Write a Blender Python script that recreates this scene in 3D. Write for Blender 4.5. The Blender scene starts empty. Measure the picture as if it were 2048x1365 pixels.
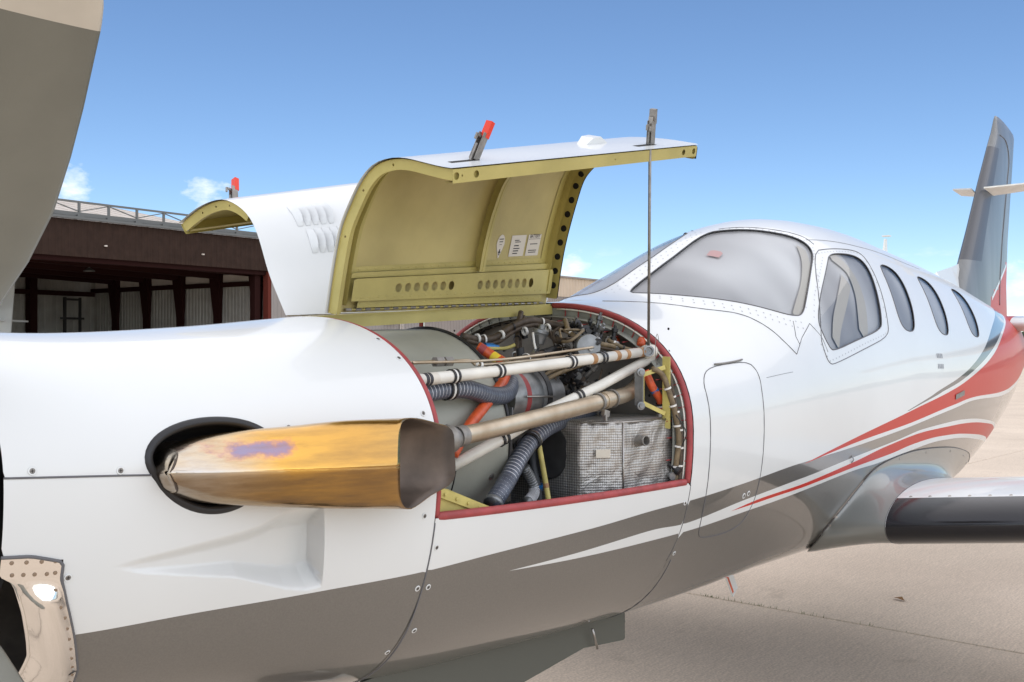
import bpy, bmesh, math, random
import numpy as np
from mathutils import Vector, Matrix, Quaternion
from mathutils.geometry import delaunay_2d_cdt
random.seed(7); np.random.seed(7)
R = math.radians
scene = bpy.context.scene
COL = scene.collection

# ------------------------------------------------------------------ camera
cam_data = bpy.data.cameras.new("camera")
cam = bpy.data.objects.new("camera", cam_data)
COL.objects.link(cam)
cam.location = (-0.456, -2.28, 1.75)
cam.rotation_euler = (R(90), 0, R(37 - 90))
cam_data.sensor_width = 36.0
cam_data.lens = 36.0 * 2130.0 / 2048.0
cam_data.shift_y = (690.0 - 682.5) / 2048.0
cam_data.clip_start = 0.05
cam_data.clip_end = 3000
scene.camera = cam

# ------------------------------------------------------------------ light
SUN_EL, SUN_AZ = 64.0, 222.0          # azimuth measured from +X (aft) towards +Y (starboard)
world = bpy.data.worlds.new("World"); scene.world = world
world.use_nodes = True
wn, wl = world.node_tree.nodes, world.node_tree.links
wn.clear()
wout = wn.new('ShaderNodeOutputWorld'); wbg = wn.new('ShaderNodeBackground')
sky = wn.new('ShaderNodeTexSky'); sky.sky_type = 'NISHITA'; sky.sun_disc = False
sky.sun_elevation = R(SUN_EL); sky.sun_rotation = R(90 - SUN_AZ)
sky.altitude = 1800; sky.air_density = 1.0; sky.dust_density = 0.0; sky.ozone_density = 4.0
wtc = wn.new('ShaderNodeTexCoord')
wno = wn.new('ShaderNodeTexNoise'); wno.inputs['Scale'].default_value = 9.0; wno.inputs['Detail'].default_value = 7
wno.inputs['Roughness'].default_value = 0.62
wmp = wn.new('ShaderNodeMapping'); wmp.inputs['Scale'].default_value = (1, 1, 3.2)
wl.new(wtc.outputs['Generated'], wmp.inputs['Vector']); wl.new(wmp.outputs[0], wno.inputs['Vector'])
wsep = wn.new('ShaderNodeSeparateXYZ'); wl.new(wtc.outputs['Generated'], wsep.inputs[0])
# fair-weather cumulus: a thin broken band low over the horizon, all the way round
wband = wn.new('ShaderNodeMapRange'); wband.inputs['From Min'].default_value = 0.10; wband.inputs['From Max'].default_value = 0.03
wl.new(wsep.outputs['Z'], wband.inputs['Value'])
wthr = wn.new('ShaderNodeMapRange'); wthr.inputs['From Min'].default_value = 0.56; wthr.inputs['From Max'].default_value = 0.70
wl.new(wno.outputs['Fac'], wthr.inputs['Value'])
wmul = wn.new('ShaderNodeMath'); wmul.operation = 'MULTIPLY'
wl.new(wband.outputs[0], wmul.inputs[0]); wl.new(wthr.outputs[0], wmul.inputs[1])
# a few separate puffs
wn2 = wn.new('ShaderNodeTexNoise'); wn2.inputs['Scale'].default_value = 38; wn2.inputs['Detail'].default_value = 6; wn2.inputs['Roughness'].default_value = 0.6
wmp2 = wn.new('ShaderNodeMapping'); wmp2.inputs['Scale'].default_value = (1, 1, 2.2); wl.new(wtc.outputs['Generated'], wmp2.inputs['Vector']); wl.new(wmp2.outputs[0], wn2.inputs['Vector'])
_acc = None
for _v, _r in [((0.5009, 0.8556, 0.131), 2.0), ((0.5958, 0.7915, 0.1363), 1.7), ((0.8292, 0.5541, 0.0734), 1.3), ((0.8243, 0.562, 0.0678), 1.0), ((0.9784, 0.1991, 0.055), 1.6), ((0.9793, 0.2012, 0.0212), 1.4), ((0.3585, 0.9274, 0.107), 3), ((0.9915, 0.1055, 0.0763), 4)]:
    dt = wn.new('ShaderNodeVectorMath'); dt.operation = 'DISTANCE'; wl.new(wtc.outputs['Generated'], dt.inputs[0]); dt.inputs[1].default_value = _v
    mg = wn.new('ShaderNodeMapRange'); mg.inputs['From Min'].default_value = 0.0; mg.inputs['From Max'].default_value = _r * math.pi / 180 * 1.6; mg.inputs['To Min'].default_value = 0.38; mg.inputs['To Max'].default_value = -0.4
    wl.new(dt.outputs['Value'], mg.inputs['Value'])
    if _acc is None: _acc = mg.outputs[0]
    else:
        mxm = wn.new('ShaderNodeMath'); mxm.operation = 'MAXIMUM'; wl.new(_acc, mxm.inputs[0]); wl.new(mg.outputs[0], mxm.inputs[1]); _acc = mxm.outputs[0]
wad = wn.new('ShaderNodeMath'); wad.operation = 'ADD'; wl.new(_acc, wad.inputs[0]); wl.new(wn2.outputs['Fac'], wad.inputs[1])
wpf = wn.new('ShaderNodeMapRange'); wpf.inputs['From Min'].default_value = 0.60; wpf.inputs['From Max'].default_value = 0.95; wpf.inputs['To Max'].default_value = 0.85; wl.new(wad.outputs[0], wpf.inputs['Value'])
wmx2 = wn.new('ShaderNodeMath'); wmx2.operation = 'MAXIMUM'; wl.new(wmul.outputs[0], wmx2.inputs[0]); wl.new(wpf.outputs[0], wmx2.inputs[1])
wmul = wmx2
wmix = wn.new('ShaderNodeMixRGB'); wmix.inputs['Color2'].default_value = (7.5, 7.8, 8.2, 1)
whs = wn.new('ShaderNodeHueSaturation'); whs.inputs['Saturation'].default_value = 1.04; wl.new(sky.outputs[0], whs.inputs['Color'])
wl.new(wmul.outputs[0], wmix.inputs['Fac']); wl.new(whs.outputs[0], wmix.inputs['Color1'])
wl.new(wmix.outputs[0], wbg.inputs['Color']); wbg.inputs['Strength'].default_value = 0.106
wl.new(wbg.outputs[0], wout.inputs['Surface'])

sun_d = bpy.data.lights.new("sun", 'SUN'); sun = bpy.data.objects.new("sun", sun_d); COL.objects.link(sun)
sun_d.energy = 2.75; sun_d.angle = R(170.0); sun_d.color = (1.0, 0.91, 0.79)
sdir = Vector((math.cos(R(SUN_EL)) * math.cos(R(SUN_AZ)), math.cos(R(SUN_EL)) * math.sin(R(SUN_AZ)), math.sin(R(SUN_EL))))
sun.rotation_euler = sdir.to_track_quat('Z', 'Y').to_euler()
sun.location = (0, 0, 30)

scene.view_settings.view_transform = 'Standard'
scene.view_settings.look = 'None'
scene.view_settings.exposure = 0.62
scene.view_settings.gamma = 1.0
try: scene.cycles.max_bounces = 8
except Exception: pass

# ------------------------------------------------------------------ materials
def mat(name, col, rough=0.5, metal=0.0, coat=0.0, spec=0.5, var=0.0, vscale=8.0, col2=None, bump=0.0, bscale=40.0,
        rvar=0.0, space='Object', stretch=None, coat_rough=0.03, detail=4.0, thr=(0.35, 0.65), bdist=0.01):
    m = bpy.data.materials.new(name); m.use_nodes = True
    n, l = m.node_tree.nodes, m.node_tree.links
    b = n['Principled BSDF']
    b.inputs['Base Color'].default_value = (*col, 1); b.inputs['Roughness'].default_value = rough
    b.inputs['Metallic'].default_value = metal; b.inputs['Coat Weight'].default_value = coat
    b.inputs['Coat Roughness'].default_value = coat_rough
    b.inputs['Specular IOR Level'].default_value = spec
    if var > 0 or bump > 0 or rvar > 0:
        if space == 'World':
            g = n.new('ShaderNodeNewGeometry'); vec = g.outputs['Position']
        else:
            g = n.new('ShaderNodeTexCoord'); vec = g.outputs['Object']
        if stretch:
            mp = n.new('ShaderNodeMapping'); mp.inputs['Scale'].default_value = stretch
            l.new(vec, mp.inputs['Vector']); vec = mp.outputs[0]
    if var > 0 or rvar > 0:
        t = n.new('ShaderNodeTexNoise'); t.inputs['Scale'].default_value = vscale; t.inputs['Detail'].default_value = detail
        l.new(vec, t.inputs['Vector'])
        mr = n.new('ShaderNodeMapRange'); mr.inputs['From Min'].default_value = thr[0]; mr.inputs['From Max'].default_value = thr[1]
        l.new(t.outputs['Fac'], mr.inputs['Value'])
        if var > 0:
            mx = n.new('ShaderNodeMixRGB')
            c2 = col2 if col2 else tuple(c * (1 - var) for c in col)
            mx.inputs['Color1'].default_value = (*col, 1); mx.inputs['Color2'].default_value = (*c2, 1)
            l.new(mr.outputs[0], mx.inputs['Fac']); l.new(mx.outputs[0], b.inputs['Base Color'])
        if rvar > 0:
            rr = n.new('ShaderNodeMapRange'); rr.inputs['To Min'].default_value = rough; rr.inputs['To Max'].default_value = rough + rvar
            l.new(mr.outputs[0], rr.inputs['Value']); l.new(rr.outputs[0], b.inputs['Roughness'])
    if bump > 0:
        t2 = n.new('ShaderNodeTexNoise'); t2.inputs['Scale'].default_value = bscale; t2.inputs['Detail'].default_value = 3
        l.new(vec, t2.inputs['Vector'])
        bp = n.new('ShaderNodeBump'); bp.inputs['Strength'].default_value = bump; bp.inputs['Distance'].default_value = bdist
        l.new(t2.outputs['Fac'], bp.inputs['Height']); l.new(bp.outputs[0], b.inputs['Normal'])
        m['bump'] = 1
    return m

M = {}
M['white'] = mat('white_paint', (0.69, 0.71, 0.695), 0.33, coat=0.4, var=0.045, vscale=1.6, bump=0.25, bscale=2.2, bdist=0.012)
M['grey'] = mat('grey_metallic_paint', (0.165, 0.158, 0.142), 0.30, metal=0.35, coat=1.0, var=0.12, vscale=220, detail=2, bump=0.2, bscale=2.2, bdist=0.012)
M['dgrey'] = mat('dark_grey_paint', (0.060, 0.064, 0.068), 0.3, metal=0.2, coat=0.8)
M['red'] = mat('red_paint', (0.50, 0.028, 0.016), 0.4, coat=0.15, spec=0.3, bump=0.2, bscale=2.2, bdist=0.012)
M['seal'] = mat('red_rubber_seal', (0.36, 0.055, 0.055), 0.55, var=0.25, vscale=25)
M['olive'] = mat('olive_primer', (0.47, 0.40, 0.125), 0.45, coat=0.1, var=1, col2=(0.37, 0.315, 0.095), vscale=5, bump=0.06, bscale=300, rvar=0.1)
M['olive_skin'] = mat('olive_primer_skin', (0.52, 0.44, 0.175), 0.5, var=1, col2=(0.38, 0.315, 0.12), vscale=3.2, detail=7, bump=0.08, bscale=260)
M['yellow'] = mat('yellow_primer', (0.55, 0.47, 0.14), 0.45, var=0.2, vscale=30)
M['black'] = mat('black_rubber', (0.012, 0.012, 0.013), 0.45)
M['dark'] = mat('dark_void', (0.015, 0.014, 0.013), 0.8)
M['rim'] = mat('window_rim_sealant', (0.10, 0.10, 0.105), 0.6)
M['seam'] = mat('seam_sealant', (0.12, 0.12, 0.125), 0.7)
M['steel'] = mat('bare_steel', (0.42, 0.40, 0.37), 0.35, metal=0.9, var=0.3, vscale=30)
M['steel_dull'] = mat('dull_steel', (0.30, 0.285, 0.26), 0.5, metal=0.6, var=0.3, vscale=40)
M['tube_white'] = mat('ivory_tube_paint', (0.74, 0.72, 0.64), 0.35, coat=0.3, var=0.15, vscale=12)
M['bronze'] = mat('heat_stained_pipe', (0.58, 0.50, 0.38), 0.34, metal=0.8, var=1, col2=(0.40, 0.31, 0.21), vscale=9, rvar=0.15, detail=6)
M['plenum'] = mat('grey_green_primer', (0.34, 0.345, 0.29), 0.5, metal=0.15, var=0.15, vscale=6, bump=0.05, bscale=120)
M['firewall'] = mat('firewall_sheet', (0.21, 0.195, 0.17), 0.55, metal=0.4, var=1, col2=(0.11, 0.10, 0.085), vscale=5, detail=7)
M['hose'] = mat('blue_grey_hose', (0.10, 0.115, 0.15), 0.45, coat=0.2, var=0.3, vscale=40)
M['hose_wire'] = mat('hose_white_cord', (0.80, 0.81, 0.83), 0.5)
M['orange'] = mat('orange_fire_sleeve', (0.66, 0.10, 0.025), 0.42, coat=0.15, var=0.3, vscale=30)
M['tapeyel'] = mat('yellow_tape', (0.75, 0.55, 0.04), 0.5)
M['brown'] = mat('brown_loom', (0.085, 0.06, 0.038), 0.6, var=0.45, vscale=60)
M['brown_l'] = mat('tan_loom', (0.21, 0.155, 0.085), 0.6, var=0.4, vscale=60)
M['nylon'] = mat('white_nylon', (0.7, 0.69, 0.64), 0.5)
M['blue'] = mat('blue_fitting', (0.02, 0.16, 0.42), 0.35, metal=0.4)
M['alu'] = mat('cast_aluminium', (0.30, 0.31, 0.31), 0.45, metal=0.7, var=0.35, vscale=25)
M['boot'] = mat('deice_boot_rubber', (0.006, 0.007, 0.011), 0.18, coat=0.25, spec=0.4, coat_rough=0.1, bump=0.12, bscale=4, stretch=(1, 0.6, 5))
M['blade'] = mat('blade_grey_paint', (0.19, 0.188, 0.155), 0.45, var=0.16, vscale=5, detail=8, bump=0.05, bscale=300)
M['blade_tip'] = mat('blade_white_tip', (0.60, 0.55, 0.46), 0.5, var=0.12, vscale=9)
M['polish'] = mat('polished_alloy', (0.86, 0.83, 0.79), 0.06, metal=1.0, rvar=0.07, vscale=9)
M['glass_shade'] = None
M['placard'] = mat('placard', (0.62, 0.58, 0.50), 0.5)
M['ink'] = mat('placard_ink', (0.03, 0.03, 0.035), 0.6)
M['brownband'] = mat('brown_tape', (0.38, 0.20, 0.08), 0.5, var=0.3, vscale=40)
M['rivet'] = mat('rivet_dimple', (0.33, 0.34, 0.35), 0.45, metal=0.3)
M['latchred'] = mat('red_latch_paint', (0.68, 0.035, 0.01), 0.4)
M['crystal'] = mat('lamp_lens', (0.6, 0.62, 0.7), 0.1, coat=1, bump=0.8, bscale=60)

def setup_special():
    # window: grey reflective heat shade just behind clear acrylic, soft diagonal light streaks painted in
    m = bpy.data.materials.new('heat_shade_cloth'); m.use_nodes = True
    n, l = m.node_tree.nodes, m.node_tree.links; b = n['Principled BSDF']
    tc = n.new('ShaderNodeTexCoord'); mp = n.new('ShaderNodeMapping'); mp.inputs['Rotation'].default_value = (0.2, 0.5, 0.3)
    mp.inputs['Scale'].default_value = (3.0, 2.0, 0.6)
    l.new(tc.outputs['Object'], mp.inputs['Vector'])
    t = n.new('ShaderNodeTexNoise'); t.inputs['Scale'].default_value = 1.1; t.inputs['Detail'].default_value = 0.6; t.inputs['Distortion'].default_value = 0.25
    l.new(mp.outputs[0], t.inputs['Vector'])
    cr = n.new('ShaderNodeValToRGB')
    cr.color_ramp.elements[0].position = 0.30; cr.color_ramp.elements[0].color = (0.30, 0.30, 0.31, 1)
    cr.color_ramp.elements[1].position = 0.78; cr.color_ramp.elements[1].color = (0.68, 0.68, 0.67, 1)
    l.new(t.outputs['Fac'], cr.inputs['Fac']); l.new(cr.outputs[0], b.inputs['Base Color'])
    b.inputs['Roughness'].default_value = 0.5; b.inputs['Metallic'].default_value = 0.0
    bp = n.new('ShaderNodeBump'); bp.inputs['Strength'].default_value = 0.12; bp.inputs['Distance'].default_value = 0.02
    l.new(t.outputs['Fac'], bp.inputs['Height']); l.new(bp.outputs[0], b.inputs['Normal'])
    M['shade'] = m
    # clear acrylic pane (thin): mostly transparent, mirror-like at grazing angles
    m = bpy.data.materials.new('acrylic_pane'); m.use_nodes = True
    n, l = m.node_tree.nodes, m.node_tree.links
    n.remove(n['Principled BSDF']); out = n['Material Output']
    gl = n.new('ShaderNodeBsdfGlossy'); gl.inputs['Roughness'].default_value = 0.02; gl.inputs['Color'].default_value = (0.95, 0.97, 1, 1)
    tr = n.new('ShaderNodeBsdfTransparent'); tr.inputs['Color'].default_value = (0.90, 0.91, 0.91, 1)
    fr = n.new('ShaderNodeFresnel'); fr.inputs['IOR'].default_value = 1.38
    mx = n.new('ShaderNodeMixShader')
    fh = n.new('ShaderNodeMath'); fh.operation = 'MULTIPLY'; fh.inputs[1].default_value = 0.6; l.new(fr.outputs[0], fh.inputs[0]); l.new(fh.outputs[0], mx.inputs[0]); l.new(tr.outputs[0], mx.inputs[1]); l.new(gl.outputs[0], mx.inputs[2]); l.new(mx.outputs[0], out.inputs['Surface'])
    M['pane'] = m
    # exhaust: heat-tinted stainless
    m = bpy.data.materials.new('heat_tinted_stainless'); m.use_nodes = True
    n, l = m.node_tree.nodes, m.node_tree.links; b = n['Principled BSDF']
    b.inputs['Metallic'].default_value = 1.0; b.inputs['Roughness'].default_value = 0.2
    tc = n.new('ShaderNodeTexCoord'); sp = n.new('ShaderNodeSeparateXYZ'); l.new(tc.outputs['Object'], sp.inputs[0])
    t = n.new('ShaderNodeTexNoise'); t.inputs['Scale'].default_value = 5.0; t.inputs['Detail'].default_value = 6; t.inputs['Roughness'].default_value = 0.6
    mp = n.new('ShaderNodeMapping'); mp.inputs['Scale'].default_value = (0.8, 1, 3.5); l.new(tc.outputs['Object'], mp.inputs['Vector']); l.new(mp.outputs[0], t.inputs['Vector'])
    mr = n.new('ShaderNodeMapRange'); mr.inputs['From Min'].default_value = 0.86; mr.inputs['From Max'].default_value = 1.30
    l.new(sp.outputs['X'], mr.inputs['Value'])
    ad = n.new('ShaderNodeMath'); ad.operation = 'MULTIPLY_ADD'; ad.inputs[1].default_value = 0.55
    l.new(t.outputs['Fac'], ad.inputs[0]); l.new(mr.outputs[0], ad.inputs[2])
    sb = n.new('ShaderNodeMath'); sb.operation = 'SUBTRACT'; sb.inputs[1].default_value = 0.27; l.new(ad.outputs[0], sb.inputs[0])
    cr = n.new('ShaderNodeValToRGB'); e = cr.color_ramp.elements
    e[0].position = 0.0; e[0].color = (0.58, 0.54, 0.47, 1)
    e[1].position = 1.0; e[1].color = (0.58, 0.35, 0.11, 1)
    for p_, c_ in ((0.10, (0.62, 0.52, 0.38, 1)), (0.26, (0.66, 0.46, 0.22, 1)), (0.40, (0.74, 0.43, 0.10, 1)), (0.75, (0.64, 0.37, 0.10, 1))):
        q = e.new(p_); q.color = c_
    l.new(sb.outputs[0], cr.inputs['Fac'])
    # blue and purple temper patches where the metal ran hottest, along the top of the stub
    dx = n.new('ShaderNodeMath'); dx.operation = 'SUBTRACT'; dx.inputs[1].default_value = 0.985; l.new(sp.outputs['X'], dx.inputs[0])
    dz = n.new('ShaderNodeMath'); dz.operation = 'SUBTRACT'; dz.inputs[1].default_value = 1.535; l.new(sp.outputs['Z'], dz.inputs[0])
    dx2 = n.new('ShaderNodeMath'); dx2.operation = 'MULTIPLY'; dx2.inputs[1].default_value = 9.0; l.new(dx.outputs[0], dx2.inputs[0])
    dz2 = n.new('ShaderNodeMath'); dz2.operation = 'MULTIPLY'; dz2.inputs[1].default_value = 40.0; l.new(dz.outputs[0], dz2.inputs[0])
    cv = n.new('ShaderNodeCombineXYZ'); l.new(dx2.outputs[0], cv.inputs[0]); l.new(dz2.outputs[0], cv.inputs[1])
    ln = n.new('ShaderNodeVectorMath'); ln.operation = 'LENGTH'; l.new(cv.outputs[0], ln.inputs[0])
    tn = n.new('ShaderNodeTexNoise'); tn.inputs['Scale'].default_value = 13; tn.inputs['Detail'].default_value = 7; tn.inputs['Roughness'].default_value = 0.65; l.new(tc.outputs['Object'], tn.inputs['Vector'])
    tm = n.new('ShaderNodeMath'); tm.operation = 'MULTIPLY_ADD'; tm.inputs[1].default_value = 2.6; l.new(tn.outputs['Fac'], tm.inputs[0]); l.new(ln.outputs['Value'], tm.inputs[2])
    fa = n.new('ShaderNodeValToRGB'); fe = fa.color_ramp.elements
    tm2 = n.new('ShaderNodeMath'); tm2.operation = 'MULTIPLY'; tm2.inputs[1].default_value = 0.33; l.new(tm.outputs[0], tm2.inputs[0])
    fe[0].position = 0.50; fe[0].color = (0.20, 0.20, 0.42, 1); fe[1].position = 0.72; fe[1].color = (0.80, 0.42, 0.14, 1)
    q = fe.new(0.58); q.color = (0.30, 0.17, 0.32, 1); q = fe.new(0.65); q.color = (0.62, 0.25, 0.20, 1)
    l.new(tm2.outputs[0], fa.inputs['Fac'])
    fm = n.new('ShaderNodeMapRange'); fm.inputs['From Min'].default_value = 0.72; fm.inputs['From Max'].default_value = 0.54; fm.inputs['To Max'].default_value = 0.75; l.new(tm2.outputs[0], fm.inputs['Value'])
    mxx = n.new('ShaderNodeMixRGB'); l.new(fm.outputs[0], mxx.inputs['Fac']); l.new(cr.outputs[0], mxx.inputs['Color1']); l.new(fa.outputs[0], mxx.inputs['Color2'])
    # brown streaks running aft; below the weld a dark ground reflection is painted in
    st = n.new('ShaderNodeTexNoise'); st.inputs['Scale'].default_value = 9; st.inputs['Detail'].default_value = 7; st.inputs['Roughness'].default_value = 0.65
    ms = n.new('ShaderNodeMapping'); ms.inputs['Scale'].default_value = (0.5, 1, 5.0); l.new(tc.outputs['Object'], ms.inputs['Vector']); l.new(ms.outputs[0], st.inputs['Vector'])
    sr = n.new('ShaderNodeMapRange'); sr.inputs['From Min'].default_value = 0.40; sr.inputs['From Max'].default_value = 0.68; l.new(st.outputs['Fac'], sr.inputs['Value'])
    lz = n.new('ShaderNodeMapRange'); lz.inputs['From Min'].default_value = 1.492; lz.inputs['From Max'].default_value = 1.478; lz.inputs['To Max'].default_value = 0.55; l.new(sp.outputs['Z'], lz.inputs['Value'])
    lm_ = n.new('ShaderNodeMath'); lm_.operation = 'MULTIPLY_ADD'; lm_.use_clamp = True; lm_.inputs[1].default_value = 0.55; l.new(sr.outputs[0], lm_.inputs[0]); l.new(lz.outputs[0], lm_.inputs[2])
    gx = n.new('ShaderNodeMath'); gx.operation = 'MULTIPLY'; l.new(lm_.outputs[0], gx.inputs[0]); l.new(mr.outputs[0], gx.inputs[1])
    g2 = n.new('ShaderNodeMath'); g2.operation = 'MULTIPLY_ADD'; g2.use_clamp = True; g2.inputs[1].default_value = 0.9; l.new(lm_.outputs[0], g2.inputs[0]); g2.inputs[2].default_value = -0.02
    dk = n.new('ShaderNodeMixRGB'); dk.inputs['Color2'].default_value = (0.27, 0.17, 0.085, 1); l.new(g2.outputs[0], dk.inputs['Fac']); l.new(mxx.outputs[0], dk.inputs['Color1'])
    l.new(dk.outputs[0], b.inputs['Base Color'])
    t3 = n.new('ShaderNodeTexNoise'); t3.inputs['Scale'].default_value = 14; t3.inputs['Detail'].default_value = 4
    mp3 = n.new('ShaderNodeMapping'); mp3.inputs['Scale'].default_value = (0.35, 1, 2.5); l.new(tc.outputs['Object'], mp3.inputs['Vector']); l.new(mp3.outputs[0], t3.inputs['Vector'])
    rr = n.new('ShaderNodeMapRange'); rr.inputs['To Min'].default_value = 0.06; rr.inputs['To Max'].default_value = 0.26
    l.new(t3.outputs['Fac'], rr.inputs['Value']); l.new(rr.outputs[0], b.inputs['Roughness'])
    bp = n.new('ShaderNodeBump'); bp.inputs['Strength'].default_value = 0.35; bp.inputs['Distance'].default_value = 0.004
    l.new(t3.outputs['Fac'], bp.inputs['Height']); l.new(bp.outputs[0], b.inputs['Normal'])
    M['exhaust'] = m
    M['exhaust_in'] = mat('sooty_stainless', (0.15, 0.115, 0.09), 0.5, metal=0.6, var=0.45, vscale=9, detail=8)
    # woven-metal insulation blanket: fine dimple grid
    m = bpy.data.materials.new('dimpled_foil'); m.use_nodes = True
    n, l = m.node_tree.nodes, m.node_tree.links; b = n['Principled BSDF']
    b.inputs['Metallic'].default_value = 0.75; b.inputs['Roughness'].default_value = 0.46
    tc = n.new('ShaderNodeTexCoord'); sp = n.new('ShaderNodeSeparateXYZ'); l.new(tc.outputs['Object'], sp.inputs[0])
    hs = []
    ad0 = n.new('ShaderNodeMath'); ad0.operation = 'SUBTRACT'; l.new(sp.outputs['X'], ad0.inputs[0]); l.new(sp.outputs['Y'], ad0.inputs[1])
    for src in (ad0.outputs[0], sp.outputs['Z']):
        mu = n.new('ShaderNodeMath'); mu.operation = 'MULTIPLY'; mu.inputs[1].default_value = 2 * math.pi / 0.0085; l.new(src, mu.inputs[0])
        si = n.new('ShaderNodeMath'); si.operation = 'SINE'; l.new(mu.outputs[0], si.inputs[0]); hs.append(si)
    mm = n.new('ShaderNodeMath'); mm.operation = 'ADD'; l.new(hs[0].outputs[0], mm.inputs[0]); l.new(hs[1].outputs[0], mm.inputs[1])
    mr = n.new('ShaderNodeMapRange'); mr.inputs['From Min'].default_value = -1.0; mr.inputs['From Max'].default_value = 1.2; l.new(mm.outputs[0], mr.inputs['Value'])
    mx = n.new('ShaderNodeMixRGB'); mx.inputs['Color1'].default_value = (0.30, 0.285, 0.26, 1); mx.inputs['Color2'].default_value = (0.56, 0.545, 0.51, 1)
    l.new(mr.outputs[0], mx.inputs['Fac']); l.new(mx.outputs[0], b.inputs['Base Color'])
    t = n.new('ShaderNodeTexNoise'); t.inputs['Scale'].default_value = 15; t.inputs['Distortion'].default_value = 1.2; l.new(tc.outputs['Object'], t.inputs['Vector'])
    a2 = n.new('ShaderNodeMath'); a2.operation = 'MULTIPLY_ADD'; a2.inputs[1].default_value = 30.0; l.new(t.outputs['Fac'], a2.inputs[0]); l.new(mm.outputs[0], a2.inputs[2])
    bp = n.new('ShaderNodeBump'); bp.inputs['Strength'].default_value = 0.3; bp.inputs['Distance'].default_value = 0.0009
    l.new(a2.outputs[0], bp.inputs['Height']); l.new(bp.outputs[0], b.inputs['Normal'])
    M['foil'] = m
    # concrete apron
    m = bpy.data.materials.new('brushed_concrete'); m.use_nodes = True
    n, l = m.node_tree.nodes, m.node_tree.links; b = n['Principled BSDF']; b.inputs['Roughness'].default_value = 0.88
    b.inputs['Specular IOR Level'].default_value = 0.25
    g = n.new('ShaderNodeNewGeometry')
    big = n.new('ShaderNodeTexNoise'); big.inputs['Scale'].default_value = 0.55; big.inputs['Detail'].default_value = 6; big.inputs['Roughness'].default_value = 0.6; l.new(g.outputs['Position'], big.inputs['Vector'])
    mp = n.new('ShaderNodeMapping'); mp.inputs['Rotation'].default_value = (0, 0, R(-3)); mp.inputs['Scale'].default_value = (1.2, 16, 1); l.new(g.outputs['Position'], mp.inputs['Vector'])
    br = n.new('ShaderNodeTexNoise'); br.inputs['Scale'].default_value = 4.0; br.inputs['Detail'].default_value = 6; br.inputs['Roughness'].default_value = 0.75; l.new(mp.outputs[0], br.inputs['Vector'])
    fi = n.new('ShaderNodeTexNoise'); fi.inputs['Scale'].default_value = 75; fi.inputs['Detail'].default_value = 4; l.new(g.outputs['Position'], fi.inputs['Vector'])
    c1 = n.new('ShaderNodeValToRGB'); c1.color_ramp.elements[0].position = 0.3; c1.color_ramp.elements[0].color = (0.57, 0.475, 0.37, 1)
    c1.color_ramp.elements[1].position = 0.72; c1.color_ramp.elements[1].color = (0.70, 0.59, 0.465, 1); l.new(big.outputs['Fac'], c1.inputs['Fac'])
    m1 = n.new('ShaderNodeMixRGB'); m1.blend_type = 'MULTIPLY'; m1.inputs['Fac'].default_value = 0.5
    r1 = n.new('ShaderNodeMapRange'); r1.inputs['From Min'].default_value = 0.3; r1.inputs['From Max'].default_value = 0.7; r1.inputs['To Min'].default_value = 0.74; r1.inputs['To Max'].default_value = 1.22
    l.new(br.outputs['Fac'], r1.inputs['Value']); l.new(c1.outputs[0], m1.inputs['Color1']); l.new(r1.outputs[0], m1.inputs['Color2'])
    m2 = n.new('ShaderNodeMixRGB'); m2.blend_type = 'MULTIPLY'; m2.inputs['Fac'].default_value = 0.75
    r2 = n.new('ShaderNodeMapRange'); r2.inputs['From Min'].default_value = 0.3; r2.inputs['From Max'].default_value = 0.7; r2.inputs['To Min'].default_value = 0.72; r2.inputs['To Max'].default_value = 1.2
    l.new(fi.outputs['Fac'], r2.inputs['Value']); l.new(m1.outputs[0], m2.inputs['Color1']); l.new(r2.outputs[0], m2.inputs['Color2'])
    sp_ = n.new('ShaderNodeTexNoise'); sp_.inputs['Scale'].default_value = 1.9; sp_.inputs['Detail'].default_value = 8; sp_.inputs['Roughness'].default_value = 0.7; l.new(g.outputs['Position'], sp_.inputs['Vector'])
    rs = n.new('ShaderNodeMapRange'); rs.inputs['From Min'].default_value = 0.60; rs.inputs['From Max'].default_value = 0.74; rs.inputs['To Max'].default_value = 0.45; l.new(sp_.outputs['Fac'], rs.inputs['Value'])
    m3 = n.new('ShaderNodeMixRGB'); m3.inputs['Color2'].default_value = (0.24, 0.185, 0.135, 1); l.new(rs.outputs[0], m3.inputs['Fac']); l.new(m2.outputs[0], m3.inputs['Color1'])
    l.new(m3.outputs[0], b.inputs['Base Color'])
    bp = n.new('ShaderNodeBump'); bp.inputs['Strength'].default_value = 0.4; bp.inputs['Distance'].default_value = 0.004
    l.new(fi.outputs['Fac'], bp.inputs['Height']); l.new(bp.outputs[0], b.inputs['Normal'])
    M['concrete'] = m
setup_special()
M['joint'] = mat('joint_filler', (0.05, 0.042, 0.035), 0.9, var=0.3, vscale=20, space='World')
M['hang_brown'] = mat('dark_brown_cladding', (0.038, 0.022, 0.016), 0.8, spec=0.15, var=0.25, vscale=3)
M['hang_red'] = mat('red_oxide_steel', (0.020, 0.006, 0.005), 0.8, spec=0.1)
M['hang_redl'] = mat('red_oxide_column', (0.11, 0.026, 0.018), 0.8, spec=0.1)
M['hang_grey'] = mat('galvanised_rail', (0.13, 0.135, 0.13), 0.5, metal=0.4)
M['hang_wall'] = mat('inner_wall_sheet', (0.30, 0.29, 0.26), 0.6, var=0.2, vscale=1.5)
M['roof'] = mat('pale_roof_sheet', (0.56, 0.51, 0.45), 0.7, spec=0.15, var=0.12, vscale=1.5)
M['tan'] = mat('tan_cladding', (0.52, 0.42, 0.31), 0.6, var=0.1, vscale=1.0)
M['taupe'] = mat('taupe_cladding', (0.25, 0.215, 0.19), 0.6, var=0.1, vscale=1.0)
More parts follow.
